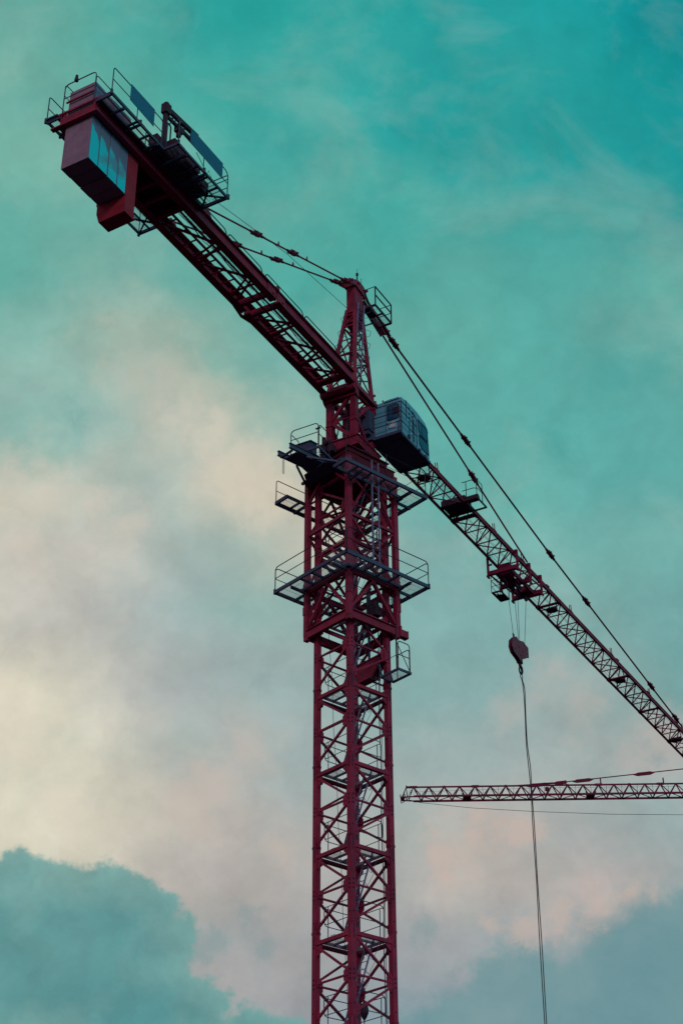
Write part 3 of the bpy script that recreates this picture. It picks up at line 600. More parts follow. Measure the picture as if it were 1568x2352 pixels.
# electrical platform at the back of the turret
ep = SB(); ze = 36.2
ep.frame(-2.55,-1.0,-1.28,.02,ze,.06,.1); ep.bar((-1.1,-1.0,ze-.1),(-.8,-.8,36.98),.07,.07); ep.bar((-1.1,-.1,ze-.1),(-.8,.1,36.98),.07,.07); ep.box((-2.49,-.65,ze-.09),(-1.06,-.6,ze-.02))
eo = slew(ep, 'rear_platform', GALV, crane)
gt = SB(); gt.grate(-2.49,-1.06,-1.22,-.04,ze-.006,'x',.06); slew(gt, 'floor_grating', GRATE, eo)
rl = SB(); rl.rail((-2.52,-1.25,ze),(-2.52,-.02,ze),1.08,.02,(.6,),2,.16); rl.rail((-2.5,-1.26,ze),(-1.9,-1.26,ze),.95,.018,(.55,),2,.12); rl.rail((-2.5,0,ze),(-1.7,0,ze),1.02,.02,(.55,),2,.16)
rl.box((-2.56,-.12,ze+.78),(-2.5,.08,ze+.83)); slew(rl, 'guard_rail', DKST, eo)
bx = SB(); bx.hexa([(-2.4,-1.05,ze+.02),(-1.9,-1.05,ze+.02),(-1.9,-.45,ze+.02),(-2.4,-.45,ze+.02),(-2.4,-1.05,ze+.42),(-1.9,-1.05,ze+.55),(-1.9,-.45,ze+.55),(-2.4,-.45,ze+.42)])
bx.hexa([(-2.45,-1.1,ze+.42),(-1.86,-1.1,ze+.57),(-1.86,-.4,ze+.57),(-2.45,-.4,ze+.42),(-2.45,-1.1,ze+.45),(-1.86,-1.1,ze+.6),(-1.86,-.4,ze+.6),(-2.45,-.4,ze+.45)])
slew(bx, 'electrical_cabinet', GALV, eo)
bx = SB(); bx.tube([(-1.25,-.45,37.2),(-1.25,-.2,37.2)], .1, 12); bx.box((-1.2,-.75,36.9),(-.95,-.45,37.25)); bx.tube([(-1.1,-.6,37.25),(-1.1,-.6,37.6)], .08, 10); bx.box((-1.35,-.3,36.7),(-1.05,-.05,37.0))
slew(bx, 'slewing_motor', DKST, eo)

# ------------------------------------------------------------------ tower head
th = SB(); zb0, zt0 = 39.95, 44.75
bot = {(-1,-1):(-.72,-.62),(-1,1):(-.72,.62),(1,1):(.76,.62),(1,-1):(.76,-.62)}
top = {(-1,-1):(.13,-.19),(-1,1):(.13,.19),(1,1):(.74,.19),(1,-1):(.74,-.19)}
def hp(k, t): b_, t_ = bot[k], top[k]; return Vector((b_[0]+(t_[0]-b_[0])*t, b_[1]+(t_[1]-b_[1])*t, zb0+(zt0-zb0)*t))
order = [(-1,-1),(-1,1),(1,1),(1,-1)]
for k in order: th.bar(hp(k,0), hp(k,1.0), .13, .13, up=(1,0,0))
lev = [.06,.25,.44,.62,.79,.93]
for i in range(4):
    A, C = order[i], order[(i+1)%4]
    for j, t in enumerate(lev):
        if j in (0,2,4,5): th.bar(hp(A,t), hp(C,t), .06)
        if j < 5:
            a2, c2 = (A, C) if j % 2 == 0 else (C, A); th.bar(hp(a2,t), hp(c2,lev[j+1]), .05)
            if i in (1,3): th.bar(hp(c2,t), hp(a2,lev[j+1]), .045)
th.box((.06,-.26,44.55),(.82,.26,44.72)); th.box((.1,-.2,44.72),(.8,.2,46.3)); th.box((.02,-.24,45.95),(.9,.24,46.05)); th.box((.05,-.3,44.0),(.78,.3,44.14))
for n in (-.27,.22):                                        # lug plates either side
    th.poly([(-.45,n,45.74),(-.5,n,45.92),(-.36,n,46.0),(.25,n,46.34),(.6,n,46.38),(.82,n,46.1),(.8,n,45.85),(.1,n,45.95)],(0,.05,0))
th.poly([(.62+.36+.36*math.cos(t), -.1, 46.3+.36*math.sin(t)) for t in [k*math.pi/9 for k in range(18)]],(0,.2,0)); th.box((.3,-.15,46.3),(.95,.15,46.42))
for p in ((-.3,45.95),(.3,46.2),(1.0,46.25)): th.tube([(p[0],-.34,p[1]),(p[0],.34,p[1])], .06, 10)
for k in ((-1,-1),(1,1)): 
    for t in (.02,.09): q = hp(k,t); th.bar(q, q+Vector((.1*k[0],.12*k[1],.05)), .08)
thd = slew(th, 'tower_head', RED, crane)
an = SB(); an.tube([(.69,0,46.3),(.69,0,46.95)], .03, 8); an.tube([(.69,0,46.9),(.69,0,47.4)], .009, 6); an.tube([(.69,0,47.02),(.69,0,47.05),(.69,0,47.09),(.69,0,47.14)], .055, 10); an.tube([(.95,.05,46.7),(.95,.05,47.0),(1.0,.05,47.03)], .012, 6)
slew(an, 'aviation_light', DKST, thd)
hl = SB(); a1_, a2_ = hp((-1,1),.0), Vector((.62,.5,44.9)); 
a = Vector((-.45,.62,40.3)); c = Vector((.45,.36,45.6)); w_ = Vector((.13,.13,0))
a = Vector((-.30,.50,40.2)); c = Vector((.42,.34,45.1))
w_ = Vector((.16,.05,0))
hl.bar(a-w_, c-w_, .05, .05); hl.bar(a+w_, c+w_, .05, .05)
for i in range(1, 18): q = a.lerp(c, i/18.); hl.tube([q-w_, q+w_], .012, 6)
for t in (.15,.3,.45,.6,.75,.9):
    q = a.lerp(c, t); e = Vector((-.1,.34,-.02)); hl.tube([q-w_*1.1, q-w_*1.6+e*.9, q+e*1.6-w_*.5, q+e*1.6+w_*.5, q+w_*1.6+e*.9, q+w_*1.1], .01, 5)
slew(hl, 'access_ladder', LADD, thd)
cb_ = SB()
for j in range(4):
    p0 = hp((-1,-1),.3+.17*j); p1 = hp((-1,-1),.44+.17*j); cb_.tube([p0,(p0+p1)/2+Vector((-.18,-.1,0)),p1],.009,5)
cb_.tube([hp((-1,-1),.55), Vector((-.2,-.1,42.3)), hp((1,1),.5)], .009, 5); cb_.tube([hp((-1,-1),.7), Vector((0,.1,43.0)), hp((1,1),.72)], .009, 5); cb_.tube([(.3,.3,45),(.15,.36,43),(-.1,.45,41.5),(-.3,.5,40.2)], .012, 5); cb_.tube([(.35,.3,45),(.25,.36,43),(0,.45,41.5),(-.1,.5,40.2)], .01, 5)
slew(cb_, 'power_cable', ROPE, thd)
# inclined platform in front of the head
dz = lambda u: 45.2-(u-.7)*.02
hpz = SB(); Zh = 45.05
hpz.frame(.62,2.1,.26,.92,Zh,.05,.1); hpz.box((1.3,.31,Zh-.08),(1.35,.87,Zh-.01)); hpz.box((.67,.55,Zh-.08),(2.05,.6,Zh-.012)); hpz.box((.67,.31,Zh-.06),(1.32,.6,Zh-.02)); hpz.bar((.7,.3,Zh-.05),(.6,.15,44.3),.07,.07); hpz.bar((1.7,.3,Zh-.05),(.78,.15,44.2),.06,.06)
hpo = slew(hpz, 'head_platform', DKST, crane)
gt = SB(); gt.grate(1.35,2.05,.31,.87,Zh-.006,'y',.06); gt.grate(.67,1.3,.6,.87,Zh-.006,'x',.06); slew(gt, 'floor_grating', GRATE, hpo)
rl = SB()
for u in (.64,2.08): rl.bar((u,.9,Zh),(u,.9,Zh+.95),.045,.045)
for h in (.5,.95): rl.bar((.64,.9,Zh+h),(2.08,.9,Zh+h),.04,.05); rl.tube([(2.08,.9,Zh+h),(2.08,.3,Zh+h)],.018,6)
rl.tube([(.64,.9,Zh+.95),(.64,.3,Zh+.95)],.018,6); rl.tube([(1.9,.28,Zh+.1),(.9,.2,46.3)],.03,6)
slew(rl, 'guard_rail', DKST, hpo)

# ------------------------------------------------------------------ tie bars
def tie(pts, clamps, r, name='tie_bar', prongs=(), pr=.0):
    b = SB(); pts = [Vector(p) for p in pts]; b.tube(pts, r, 10)
    A, C = pts[0], pts[-1]
    def at(u):
        for p, q in zip(pts, pts[1:]):
            if min(p.x,q.x)-1e-6 <= u <= max(p.x,q.x)+1e-6: return p.lerp(q, (u-p.x)/(q.x-p.x))
        return A.lerp(C, (u-A.x)/(C.x-A.x))
    d = (C-A).normalized()
    for u in clamps:
        c = at(u); n = Vector((0,1,0))
        b.hexa([c-d*.34-n*.09+Vector((0,0,-.05)),c+d*.34-n*.09+Vector((0,0,-.05)),c+d*.34-n*.05+Vector((0,0,-.05)),c-d*.34-n*.05+Vector((0,0,-.05)),c-d*.28-n*.09+Vector((0,0,.09)),c+d*.28-n*.09+Vector((0,0,.09)),c+d*.28-n*.05+Vector((0,0,.09)),c-d*.28-n*.05+Vector((0,0,.09))])
        b.hexa([c-d*.34+n*.05+Vector((0,0,-.05)),c+d*.34+n*.05+Vector((0,0,-.05)),c+d*.34+n*.09+Vector((0,0,-.05)),c-d*.34+n*.09+Vector((0,0,-.05)),c-d*.28+n*.05+Vector((0,0,.09)),c+d*.28+n*.05+Vector((0,0,.09)),c+d*.28+n*.09+Vector((0,0,.09)),c-d*.28+n*.09+Vector((0,0,.09))])
        for q in (-.18,.18): b.tube([c+d*q-n*.13, c+d*q+n*.17], .036, 8)
        b.tube([c-d*.5, c+d*.5], r*1.5, 10)
    for u in prongs:
        c = at(u); b.poly([c-d*.05, c+d*.09, c+Vector((0,0,.2))+d*.03, c+Vector((0,0,.2))], (0,.03,0))
    return slew(b, name, DRED, crane)
tie([(-.35,.22,45.75),(-11.7,.72,40.75)], (-.75,-5.36,-8.18), .036, prongs=(-4.2,-6.5))
tie([(-.35,-.22,45.9),(-11.7,-.72,40.75)], (-.75,-5.16,-7.9), .036, prongs=(-4.0,-6.2))
def front(n, Z0, Z1, u1): return [(1.0,n,Z0),(3.4,n,Z0-(Z0-Z1)*2.4/(u1-1.0)),(u1,n,Z1)]
tie([(1.0,-.06,45.95),(17.85,0,41.23)], (11.9,), .042)
tie([(1.0,.06,46.25),(3.7,.02,45.55),(21.1,0,43.3),(40.6,0,41.2)], (3.1,3.95,11.2,21.08,25.83,35.4,39.4), .046)
b_ = SB()
for n in (-.1,.12): b_.bar((1.05,n,46.1),(3.3,n,45.62),.05,.12); b_.bar((1.05,n,45.85),(3.0,n,45.3),.05,.1)
slew(b_, 'tie_link', DRED, crane)
b_ = SB(); b_.tube([(-12.1,1.3,40.55),(-6.0,.55,43.0),(.15,-.1,44.75)], .011, 5); slew(b_, 'hoist_rope', ROPE, crane)

# ------------------------------------------------------------------ counter jib
cj = SB(); ZB, ZT = 39.85, 40.40
def ibeam(b, u0, u1, n, inner=.51):
    s3 = 1 if n > 0 else -1; a_, c_2 = sorted((s3*inner, s3*.81)); w_n = s3*.70
    b.box((u0,a_,ZB),(u1,c_2,ZB+.03)); b.box((u0,a_,ZT-.03),(u1,c_2,ZT)); b.box((u0,w_n-.012,ZB+.03),(u1,w_n+.012,ZT-.03))
for n in (-.72,.72):
    ibeam(cj, -18.05, -15.42, n, .63); ibeam(cj, -15.42, -7.02, n); ibeam(cj, -6.85, -1.05, n)
    for k in range(18): 
        u = -17.5+k*.95
        if u < -1.2: a_, c_2 = sorted(((.69 if n > 0 else -.69), (.60 if n > 0 else -.60))); cj.box((u-.006,a_,ZB+.03),(u+.006,c_2,ZT-.03))
    for (ua, ub) in ((-7.55,-7.0),(-6.87,-6.35)):           # splice plates and lug
        cj.box((ua,n-.03,ZB-.02),(ub,n+.03,ZT+.03)); cj.tube([((ua+ub)/2,n-.14,ZB+.12),((ua+ub)/2,n+.14,ZB+.12)],.06,10)
    s2 = 1 if n > 0 else -1
    cj.poly([(-7.6,n+s2*.09,ZB),(-6.9,n+s2*.16,ZB-.08),(-6.3,n+s2*.09,ZB)],(0,0,.05)); cj.box((-7.02,n-.1,ZT-.02),(-6.85,n+.1,ZT+.12))
    cj.poly([(-12.2,n-.04,ZT),(-11.3,n-.04,ZT),(-11.6,n-.04,ZT+.4),(-11.85,n-.04,ZT+.4)],(0,.08,0))
zc = ZB+.15
def xbeam(u, w_=.14, h_=.2): cj.bar((u,-.7,zc),(u,.7,zc), w_, h_)
for u in (-1.5,-7.35,-6.6,-12.8,-15.35): xbeam(u, .16, .24)
for u in (-13.6,-14.3): xbeam(u, .14, .2)
xbeam(-18.0,.1,.4)
for u0 in (-10.17,-7.95,-5.1,-2.87): xbeam(u0-.12,.06,.07)
# W bracing, doubled at the walkway side
for (ua,ub,uc) in ((-12.6,-10.5,-10.1),(-10.1,-8.4,-7.6),(-6.4,-5.3,-5.1),(-5.0,-3.45,-2.9),(-2.8,-1.7,-1.6)):
    cj.bar((ua,-.6,zc-.04),(ub,.6,zc-.04),.07,.07); cj.bar((ub,.6,zc-.04),(uc,-.6,zc-.04),.075,.075); cj.bar((ub-.25,.6,zc-.04),(uc-.3,-.6,zc-.04),.06,.06)
k = -12.4
while k < -1.6:
    if abs(k+7.0) > .7: cj.bar((k,-.7,zc-.02),(k,.02,zc-.02),.045,.045)
    k += .62
for n in (-.02,.3): cj.bar((-12.8,n,zc+.02),(-1.5,n,zc+.02),.055 if n < 0 else .03,.09)
cjo = slew(cj, 'counter_jib', RED, crane)
gt = SB(); gt.grate(-12.7,-7.45,0.02,.55,ZT-.12,'x',.055); gt.grate(-6.5,-1.6,0.02,.55,ZT-.12,'x',.055); slew(gt, 'floor_grating', GRATE, cjo)
cbl = SB()
for k in range(3):
    n0 = .05+.05*k; pts = []
    for j in range(24): pts.append((-12.5+j*.46, n0+.05*math.sin(j*1.3+k)+(.1*math.sin(j*.8+k) if k > 2 else 0), ZT-.17-.03*math.sin(j*2.1+k)))
    cbl.tube(pts, .012, 5)
slew(cbl, 'power_cable', ROPE, cjo)
rl = SB()
for (ua, ub) in ((-12.4,-9.76),(-9.63,-7.30),(-7.05,-4.28),(-4.14,-1.65)):
    rl.rail((ua,.3,ZT),(ub,.3,ZT),.965,.022,(),2,.2)
slew(rl, 'guard_rail', DKST, cjo)
# side platforms
pl = SB()
def plat(b, u0, u1, n0, n1, w_=.06, xs=()):
    b.frame(u0,u1,min(n0,n1),max(n0,n1),ZT,w_,.1)
    for u in xs: b.box((u-.03,min(n0,n1)+w_,ZT-.09),(u+.03,max(n0,n1)-w_,ZT-.015))
plat(pl,-18.08,-15.16,.84,1.36,xs=(-17.3,-16.6,-15.9)); plat(pl,-15.14,-12.1,.84,1.93,xs=(-14.5,-13.9,-13.3,-12.7))
pl.box((-18.0,1.08,ZT-.07),(-12.2,1.11,ZT-.02)); pl.box((-15.1,1.5,ZT-.07),(-12.2,1.53,ZT-.02))
pl.bar((-13.0,.84,ZT-.1),(-12.15,1.9,ZT-.1),.05,.06); pl.bar((-12.15,.84,ZT-.1),(-12.7,1.5,ZT-.1),.05,.06)
for u in (-18.05,-17.35,-16.5,-15.5,-14.6,-13.5,-12.15): pl.bar((u,.72,ZT-.13),(u,1.34 if u < -15.2 else 1.9,ZT-.13),.07,.08)
rp = slew(pl, 'side_platform', GALV, cjo)
gt = SB(); gt.grate(-18.02,-15.22,.9,1.3,ZT-.006,'y',.055); gt.grate(-15.08,-12.16,.9,1.87,ZT-.006,'y',.055); slew(gt, 'floor_grating', GRATE, cjo)
pl = SB(); plat(pl,-18.1,-17.35,-.84,-1.3); plat(pl,-17.33,-15.2,-.84,-1.3,xs=(-16.5,)); plat(pl,-15.18,-12.1,-.84,-1.88,xs=(-14.4,-13.4)); 
pl.bar((-12.15,-.84,ZT-.1),(-13.2,-1.85,ZT-.1),.06,.06); pl.bar((-12.12,-1.85,ZT-.08),(-12.9,-.84,ZT-.12),.05,.06); pl.bar((-13.1,-1.35,ZT-.1),(-12.12,-1.35,ZT-.1),.05,.06)
for u in (-18.05,-17.34,-15.5,-14,-12.15): pl.bar((u,-.72,ZT-.13),(u,-1.28 if u < -15.2 else -1.84,ZT-.13),.06,.07)
slew(pl, 'side_platform', GALV, cjo)
gt = SB(); gt.grate(-18.04,-17.41,-1.24,-.9,ZT-.006,'y',.05); gt.grate(-17.27,-15.26,-1.24,-.9,ZT-.006,'y',.05); gt.grate(-15.12,-12.16,-1.82,-.9,ZT-.006,'y',.055); slew(gt, 'floor_grating', GRATE, cjo)
rl = SB()
rl.rail((-18.05,1.34,ZT),(-15.3,1.34,ZT),1.12,.02,(.52,),3,.1)
rl.rail((-15.1,1.91,ZT),(-12.13,1.91,ZT),1.1,.02,(.52,),3,.25); rl.rail((-12.12,1.9,ZT),(-12.12,.95,ZT),1.0,.02,(.4,.8),2,.1); rl.rail((-15.1,1.4,ZT),(-15.1,1.9,ZT),1.1,.018,(),2,.1)
rl.rail((-18.08,-1.28,ZT),(-15.3,-1.28,ZT),1.1,.02,(.5,),2,.1); rl.rail((-18.1,-.62,ZT),(-18.1,.66,ZT),1.25,.02,(.5,),2,.16); rl.rail((-18.1,-.62,ZT+.35),(-17.4,-.62,ZT+.35),.95,.018,(.45,),2,.12)
rl.rail((-18.08,.66,ZT+.3),(-15.3,.66,ZT+.3),.8,.018,(.45,),2,.12)
rl.bar((-18.12,-1.3,ZT-.02),(-18.12,-.8,ZT-.02),.06,.06); rl.rail((-15.1,-1.86,ZT),(-12.13,-1.86,ZT),1.05,.018,(.5,),2,.2)
for (u,n) in ((-18.08,1.36),(-16.5,1.36),(-15.14,1.94),(-13.6,1.94),(-12.1,1.94),(-18.1,-1.3),(-17.34,-1.3),(-12.1,-1.88)): rl.tube([(u,n,ZT-.14),(u,n,ZT+.06)], .05, 8)
slew(rl, 'guard_rail', GALV, cjo)
bc = SB(); bc.tube([(-18.1,-.18,ZT+1.24),(-18.1,-.18,ZT+1.34)], .07, 12); bc.tube([(-18.1,-.18,ZT+1.34),(-18.1,-.18,ZT+1.5)], .062, 12, r2=.045); slew(bc, 'aviation_light', DKST, cjo)
for (u0,u1,n,h0,h1,ra,rb) in ((-17.16,-15.83,1.375,.42,1.14,.0,.0),(-14.5,-12.55,1.95,.5,1.16,0,0)):
    b_ = SB(); b_.poly([(u0,n,ZT+h0),(u1,n,ZT+h0-.06),(u1,n,ZT+h1),(u0,n,ZT+h1)],(0,.015,0))
    for u in (u0+.1,(u0+u1)/2,u1-.1):
        for h in (h0+.1,h1-.06): b_.tube([(u,n-.03,ZT+h),(u,n+.025,ZT+h)],.02,6)
    slew(b_, 'sign_panel', SIGN, cjo)
# winch
wn_ = SB(); 
wn_.tube([(-13.75,-.35,ZT+.52),(-13.75,.75,ZT+.52)], .36, 22); wn_.tube([(-13.75,-.42,ZT+.52),(-13.75,-.35,ZT+.52)], .47, 22); wn_.tube([(-13.75,.75,ZT+.52),(-13.75,.82,ZT+.52)], .47, 22)
wn_.box((-15.25,-.6,ZT+.02),(-12.5,1.35,ZT+.12)); wn_.box((-15.2,-.55,ZT-.3),(-13.1,.6,ZT-.02)); wn_.box((-14.1,.84,ZT+.12),(-13.35,1.3,ZT+.85)); wn_.tube([(-13.3,1.1,ZT+.42),(-12.55,1.1,ZT+.42)], .24, 16); wn_.tube([(-12.62,1.1,ZT+.42),(-12.5,1.1,ZT+.42)], .27, 16)
wn_.box((-13.1,.5,ZT+.12),(-12.75,.85,ZT+.5)); wn_.box((-14.9,.9,ZT+.1),(-14.3,1.6,ZT+.55)); wn_.box((-14.35,1.3,ZT+.02),(-13.5,1.7,ZT+.3)); wn_.box((-13.1,1.38,ZT),(-12.95,1.52,ZT+.35))
wn_.box((-12.7,-.4,ZT),(-12.45,.8,ZT+.3)); wn_.tube([(-14.6,.2,ZT+.3),(-14.6,.8,ZT+.3)], .2, 14)
for k in range(20): wn_.tube([(-13.75,-.3+k*.053,ZT+.52),(-13.75,-.285+k*.053,ZT+.52)], .375, 18)
slew(wn_, 'hoist_winch', DKST, cjo)
dk = SB(); dk.bar((-15.0,1.2,ZT),(-15.0,1.2,42.35),.13,.13); dk.box((-15.12,1.08,42.2),(-14.85,1.32,42.62)); dk.tube([(-15.0,1.2,42.55),(-15.0,1.2,42.68)],.1,10)
dk.bar((-14.9,1.2,42.5),(-13.1,1.2,42.72),.11,.2); dk.bar((-14.9,1.2,42.15),(-13.35,1.2,42.3),.09,.12)
for u in (-14.6,-14.25,-13.9,-13.5): dk.bar((u,1.2,42.2),(u,1.2,42.5),.04,.04)
dk.box((-14.35,1.1,41.98),(-14.05,1.3,42.25)); dk.tube([(-14.2,1.2,41.8),(-14.2,1.2,42.0)],.09,10); dk.bar((-15.05,1.2,ZT+.3),(-14.6,1.2,ZT),.07,.07)
dk.tube([(-14.72,1.25,ZT),(-14.72,1.25,ZT+1.35),(-14.8,1.25,ZT+1.42),(-14.95,1.22,ZT+1.42)],.03,6); dk.box((-15.5,.95,ZT+.02),(-15.15,1.3,ZT+.4)); dk.box((-15.3,.9,ZT+.4),(-15.1,1.15,ZT+.62))
slew(dk, 'service_davit', DKST, cjo)
wl = SB(); wl.tube([(-14.1,1.93,ZT+.4),(-13.7,1.94,ZT+.12),(-13.45,1.95,ZT-.1),(-13.35,1.95,ZT+.16),(-13.2,1.95,ZT-.02),(-13.3,1.9,ZT-.2),(-13.7,1.8,ZT-.16)],.011,5)
slew(wl, 'loose_wire', ROPE, cjo)

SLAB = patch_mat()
# counterweights: separate slabs hung between the beams
def slab_mesh(u0, u1, zlo, name, m, first=False):
    b = SB(); j = random.uniform(-.012,.012); e = .014
    z1 = 41.38+j
    if name == 'counterweight_slab':
        b.hexa([(u0+e,-.53,zlo),(u1-e,-.53,zlo),(u1-e,.575+j,zlo),(u0+e,.575+j,zlo),(u0+e,-.50,z1),(u1-e,-.50,z1),(u1-e,.55+j,z1),(u0+e,.55+j,z1)])
        b.box((u0+.1,-.56,zlo+.05),(u1-.1,-.53,zlo+.16)); b.box((u0+.08,-.8,ZT+.02),(u1-.08,.8,ZT+.12))
        b.tube([(u0+.25,-.2,z1),(u0+.25,-.2,z1+.1),(u0+.25,-.05,z1+.1),(u0+.25,-.05,z1)],.018,6)
    return b
cuts = [-17.97,-17.46,-16.96,-16.43,-15.99]
looks = ['end slab of the crane counterweight, full mauve end face to the sky','second counterweight slab from the free end of the counter jib','third counterweight slab from the free end of the counter jib','counterweight slab squeezed against the red ballast box']
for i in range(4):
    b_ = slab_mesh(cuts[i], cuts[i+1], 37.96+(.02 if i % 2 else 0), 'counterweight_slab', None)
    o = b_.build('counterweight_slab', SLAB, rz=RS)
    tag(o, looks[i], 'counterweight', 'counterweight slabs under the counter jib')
b_ = SB(); b_.box((-15.975,-.58,37.62),(-15.47,.57,39.95)); b_.box((-15.96,-.5,39.95),(-15.5,.5,40.9)); b_.hexa([(-15.975,-.58,37.62),(-15.47,-.58,37.62),(-15.47,.57,37.62),(-15.975,.57,37.62),(-15.9,-.52,37.30),(-15.36,-.52,37.30),(-15.36,.53,37.34),(-15.9,.53,37.34)])
b_.box((-15.93,-.8,ZT+.02),(-15.55,.8,ZT+.12)); b_.box((-15.97,-.62,37.98),(-15.5,-.58,38.2))
o = b_.build('ballast_box', REDBOX, rz=RS); tag(o, 'red ballast box hanging beside the pale counterweight slabs, reaching lowest', 'counterweight')
# red retaining straps over the outer slab
b_ = SB(); b_.box((-18.06,-.95,ZT-.02),(-18.0,.84,ZT+.06)); b_.box((-18.14,-1.02,ZB-.07),(-17.98,.86,ZB-.01)); b_.box((-18.03,.6,ZB),(-17.98,.71,ZT)); b_.box((-18.03,-.62,ZB),(-17.98,-.55,ZT)); b_.box((-18.05,-.56,40.85),(-18.0,.6,40.9))
slew(b_, 'retaining_strap', RED, cjo)

# ------------------------------------------------------------------ jib
ZJ, ZA, HW, PP = 39.934, 41.0, .58, 1.198
def node(k): return 10.664+k*PP
def jib_section(k0, k1):
    """triangular truss; local origin at its first node"""
    b = SB(); n = k1-k0
    L_ = n*PP
    for s2 in (-1,1): b.box((0,s2*HW-.05,ZJ-.05),(L_-.012,s2*HW+.05,ZJ+.05))
    b.tube([(0,0,ZA),(L_,0,ZA)], .048, 10)
    for i in range(n):
        u0, u1, um = i*PP, (i+1)*PP, (i+.5)*PP
        for s2 in (-1,1):
            lw = (u0, s2*(HW-.01), ZJ+.04); 
            b.tube([lw,(um,s2*.02,ZA-.03)], .034, 6); b.tube([(u1,s2*(HW-.01),ZJ+.04),(um,s2*.02,ZA-.03)], .034, 6)
        if i > 0: b.bar((u0,-HW+.05,ZJ),(u0,HW-.05,ZJ),.045,.045)
        if i % 2 == 0: b.bar((u0+.06,-HW+.05,ZJ),(u1-.05,HW-.05,ZJ),.042,.042)
        else: b.bar((u0+.05,HW-.05,ZJ),(u1-.05,-HW+.05,ZJ),.042,.042)
    for u in (.05, L_-.06):
        b.bar((u,-HW+.05,ZJ),(u,HW-.05,ZJ),.06,.06)
        for s2 in (-1,1): b.box((u-.11,s2*HW-.065,ZJ-.062),(u+.11,s2*HW+.065,ZJ+.075))
        b.box((u-.1,-.07,ZA-.085),(u+.1,.07,ZA+.065)); b.tube([(u,-.12,ZA),(u,.12,ZA)],.025,6)
    return b
secs = [(-8,0),(0,8),(8,16),(16,20),(20,24),(24,32),(32,40)]
for (k0, k1) in secs:
    o = jib_section(k0, k1).build('jib_section', DRED, crane, rz=RS)
    u = node(k0); o.location = (u*math.cos(RS), u*math.sin(RS), 0)
# prongs on the apex chord, roller plates, walkway, ropes
for u in (7.85,13.9,17.2,23.3,29.0,34.9,40.5,47):
    b_ = SB()
    for du, h in ((0,.38),(.22,.5)): b_.tube([(u+du,-.03,ZA),(u+du,-.03,ZA+h*.6),(u+du-.03,-.03,ZA+h)],.022,6)
    b_.box((u-.05,-.09,ZA+.02),(u+.3,.03,ZA+.09))
    slew(b_, 'rope_guide', DRED, crane)
for u in (6.7,20.8,30.2,39.4):
    b_ = SB(); b_.poly([(u-.2,-.34,ZJ-.02),(u+.2,-.34,ZJ-.02),(u+.32,-.05,ZJ-.02),(u+.22,.2,ZJ-.02),(u-.1,.22,ZJ-.02),(u-.26,0,ZJ-.02)],(0,0,.05)); b_.tube([(u,-.3,ZJ+.12),(u,.2,ZJ+.12)],.06,10); b_.bar((u-.2,-HW+.05,ZJ+.02),(u-.12,-.3,ZJ+.02),.04,.04); b_.bar((u+.1,.2,ZJ),(u+.3,.02,ZA-.1),.04,.04)
    slew(b_, 'support_roller', DKST, crane)
b_ = SB(); b_.grate(1.3,9.9,.2,.5,ZJ+.02,'x',.05); b_.box((1.3,.17,ZJ-.03),(9.9,.2,ZJ+.03)); slew(b_, 'jib_walkway', GRATE, crane)
b_ = SB()
for n, z in ((-.45,ZJ+.1),(-.15,ZJ+.35),(-.08,ZJ+.35),(.12,ZJ+.5),(-.3,ZJ+.12)): b_.tube([(9.9,n,z),(49,n,z)],.009,5)
for n in (-.2,-.05,.05): b_.tube([(1.5,n,ZJ+.3),(9.6,n,ZJ+.2)],.009,5)
slew(b_, 'trolley_rope', ROPE, crane)
# trolley winch on the first section with its little balcony
b_ = SB(); b_.tube([(9.75,-.35,ZJ+.22),(9.75,.42,ZJ+.22)],.3,18); b_.box((9.3,-.45,ZJ-.04),(10.25,.62,ZJ+.06)); b_.box((9.4,.3,ZJ+.06),(10.1,.62,ZJ+.4)); b_.tube([(9.6,.62,ZJ+.2),(9.6,1.2,ZJ+.2)],.17,14); b_.box((9.25,-.5,ZJ+.0),(9.4,.4,ZJ+.3))
b_.bar((10.1,-.58,ZJ-.06),(10.1,.62,ZJ-.06),.14,.1); b_.bar((10.5,-.58,ZJ-.03),(10.5,.6,ZJ-.03),.1,.1)
slew(b_, 'trolley_winch', DKST, crane)
b_ = SB(); b_.frame(9.25,10.3,.66,1.3,ZJ+.04,.05,.08); b_.tube([(9.3,1.27,ZJ),(9.3,1.27,ZJ+1.0)],.02,6); b_.tube([(9.3,.75,ZJ),(9.3,.75,ZJ+1.0)],.02,6); b_.tube([(9.9,1.27,ZJ),(9.9,1.27,ZJ+1.0)],.02,6)
for h in (.55,1.0): b_.tube([(9.3,.55,ZJ+h),(9.3,1.12,ZJ+h),(9.42,1.27,ZJ+h),(9.9,1.27,ZJ+h)],.018,6)
slew(b_, 'winch_balcony', DKST, crane)

# ------------------------------------------------------------------ trolley
t_ = SB()
for u in (14.72,16.2,17.55):
    t_.bar((u,-.74,39.22),(u,.74,39.22),.16,.2)
    for s2 in (-1,1):
        n = s2*.76; t_.bar((u,n,39.08),(u,n,40.12),.1,.08); t_.box((u-.13,min(n-s2*.02,n+s2*.05),39.02),(u+.13,max(n-s2*.02,n+s2*.05),39.1))
        t_.tube([(u,n-s2*.16,40.06),(u,n+s2*.02,40.06)],.09,12); t_.tube([(u+.14,n-s2*.14,39.78),(u+.14,n+s2*.02,39.78)],.05,10)
for n in (-.36,.36): t_.bar((14.72,n,39.2),(17.55,n,39.2),.1,.22)
for s2 in (-1,1): t_.bar((14.72,s2*.72,39.2),(17.55,s2*.72,39.5),.05,.07)
t_.poly([(14.9,-.34,39.05),(15.9,-.34,38.95),(15.9,.3,38.95),(14.9,.3,39.05)],(0,0,.06)); t_.box((15.0,-.34,39.1),(15.6,.2,39.75)); t_.box((16.9,-.3,39.1),(17.3,.3,39.4))
tr = slew(t_, 'trolley', DRED, crane)
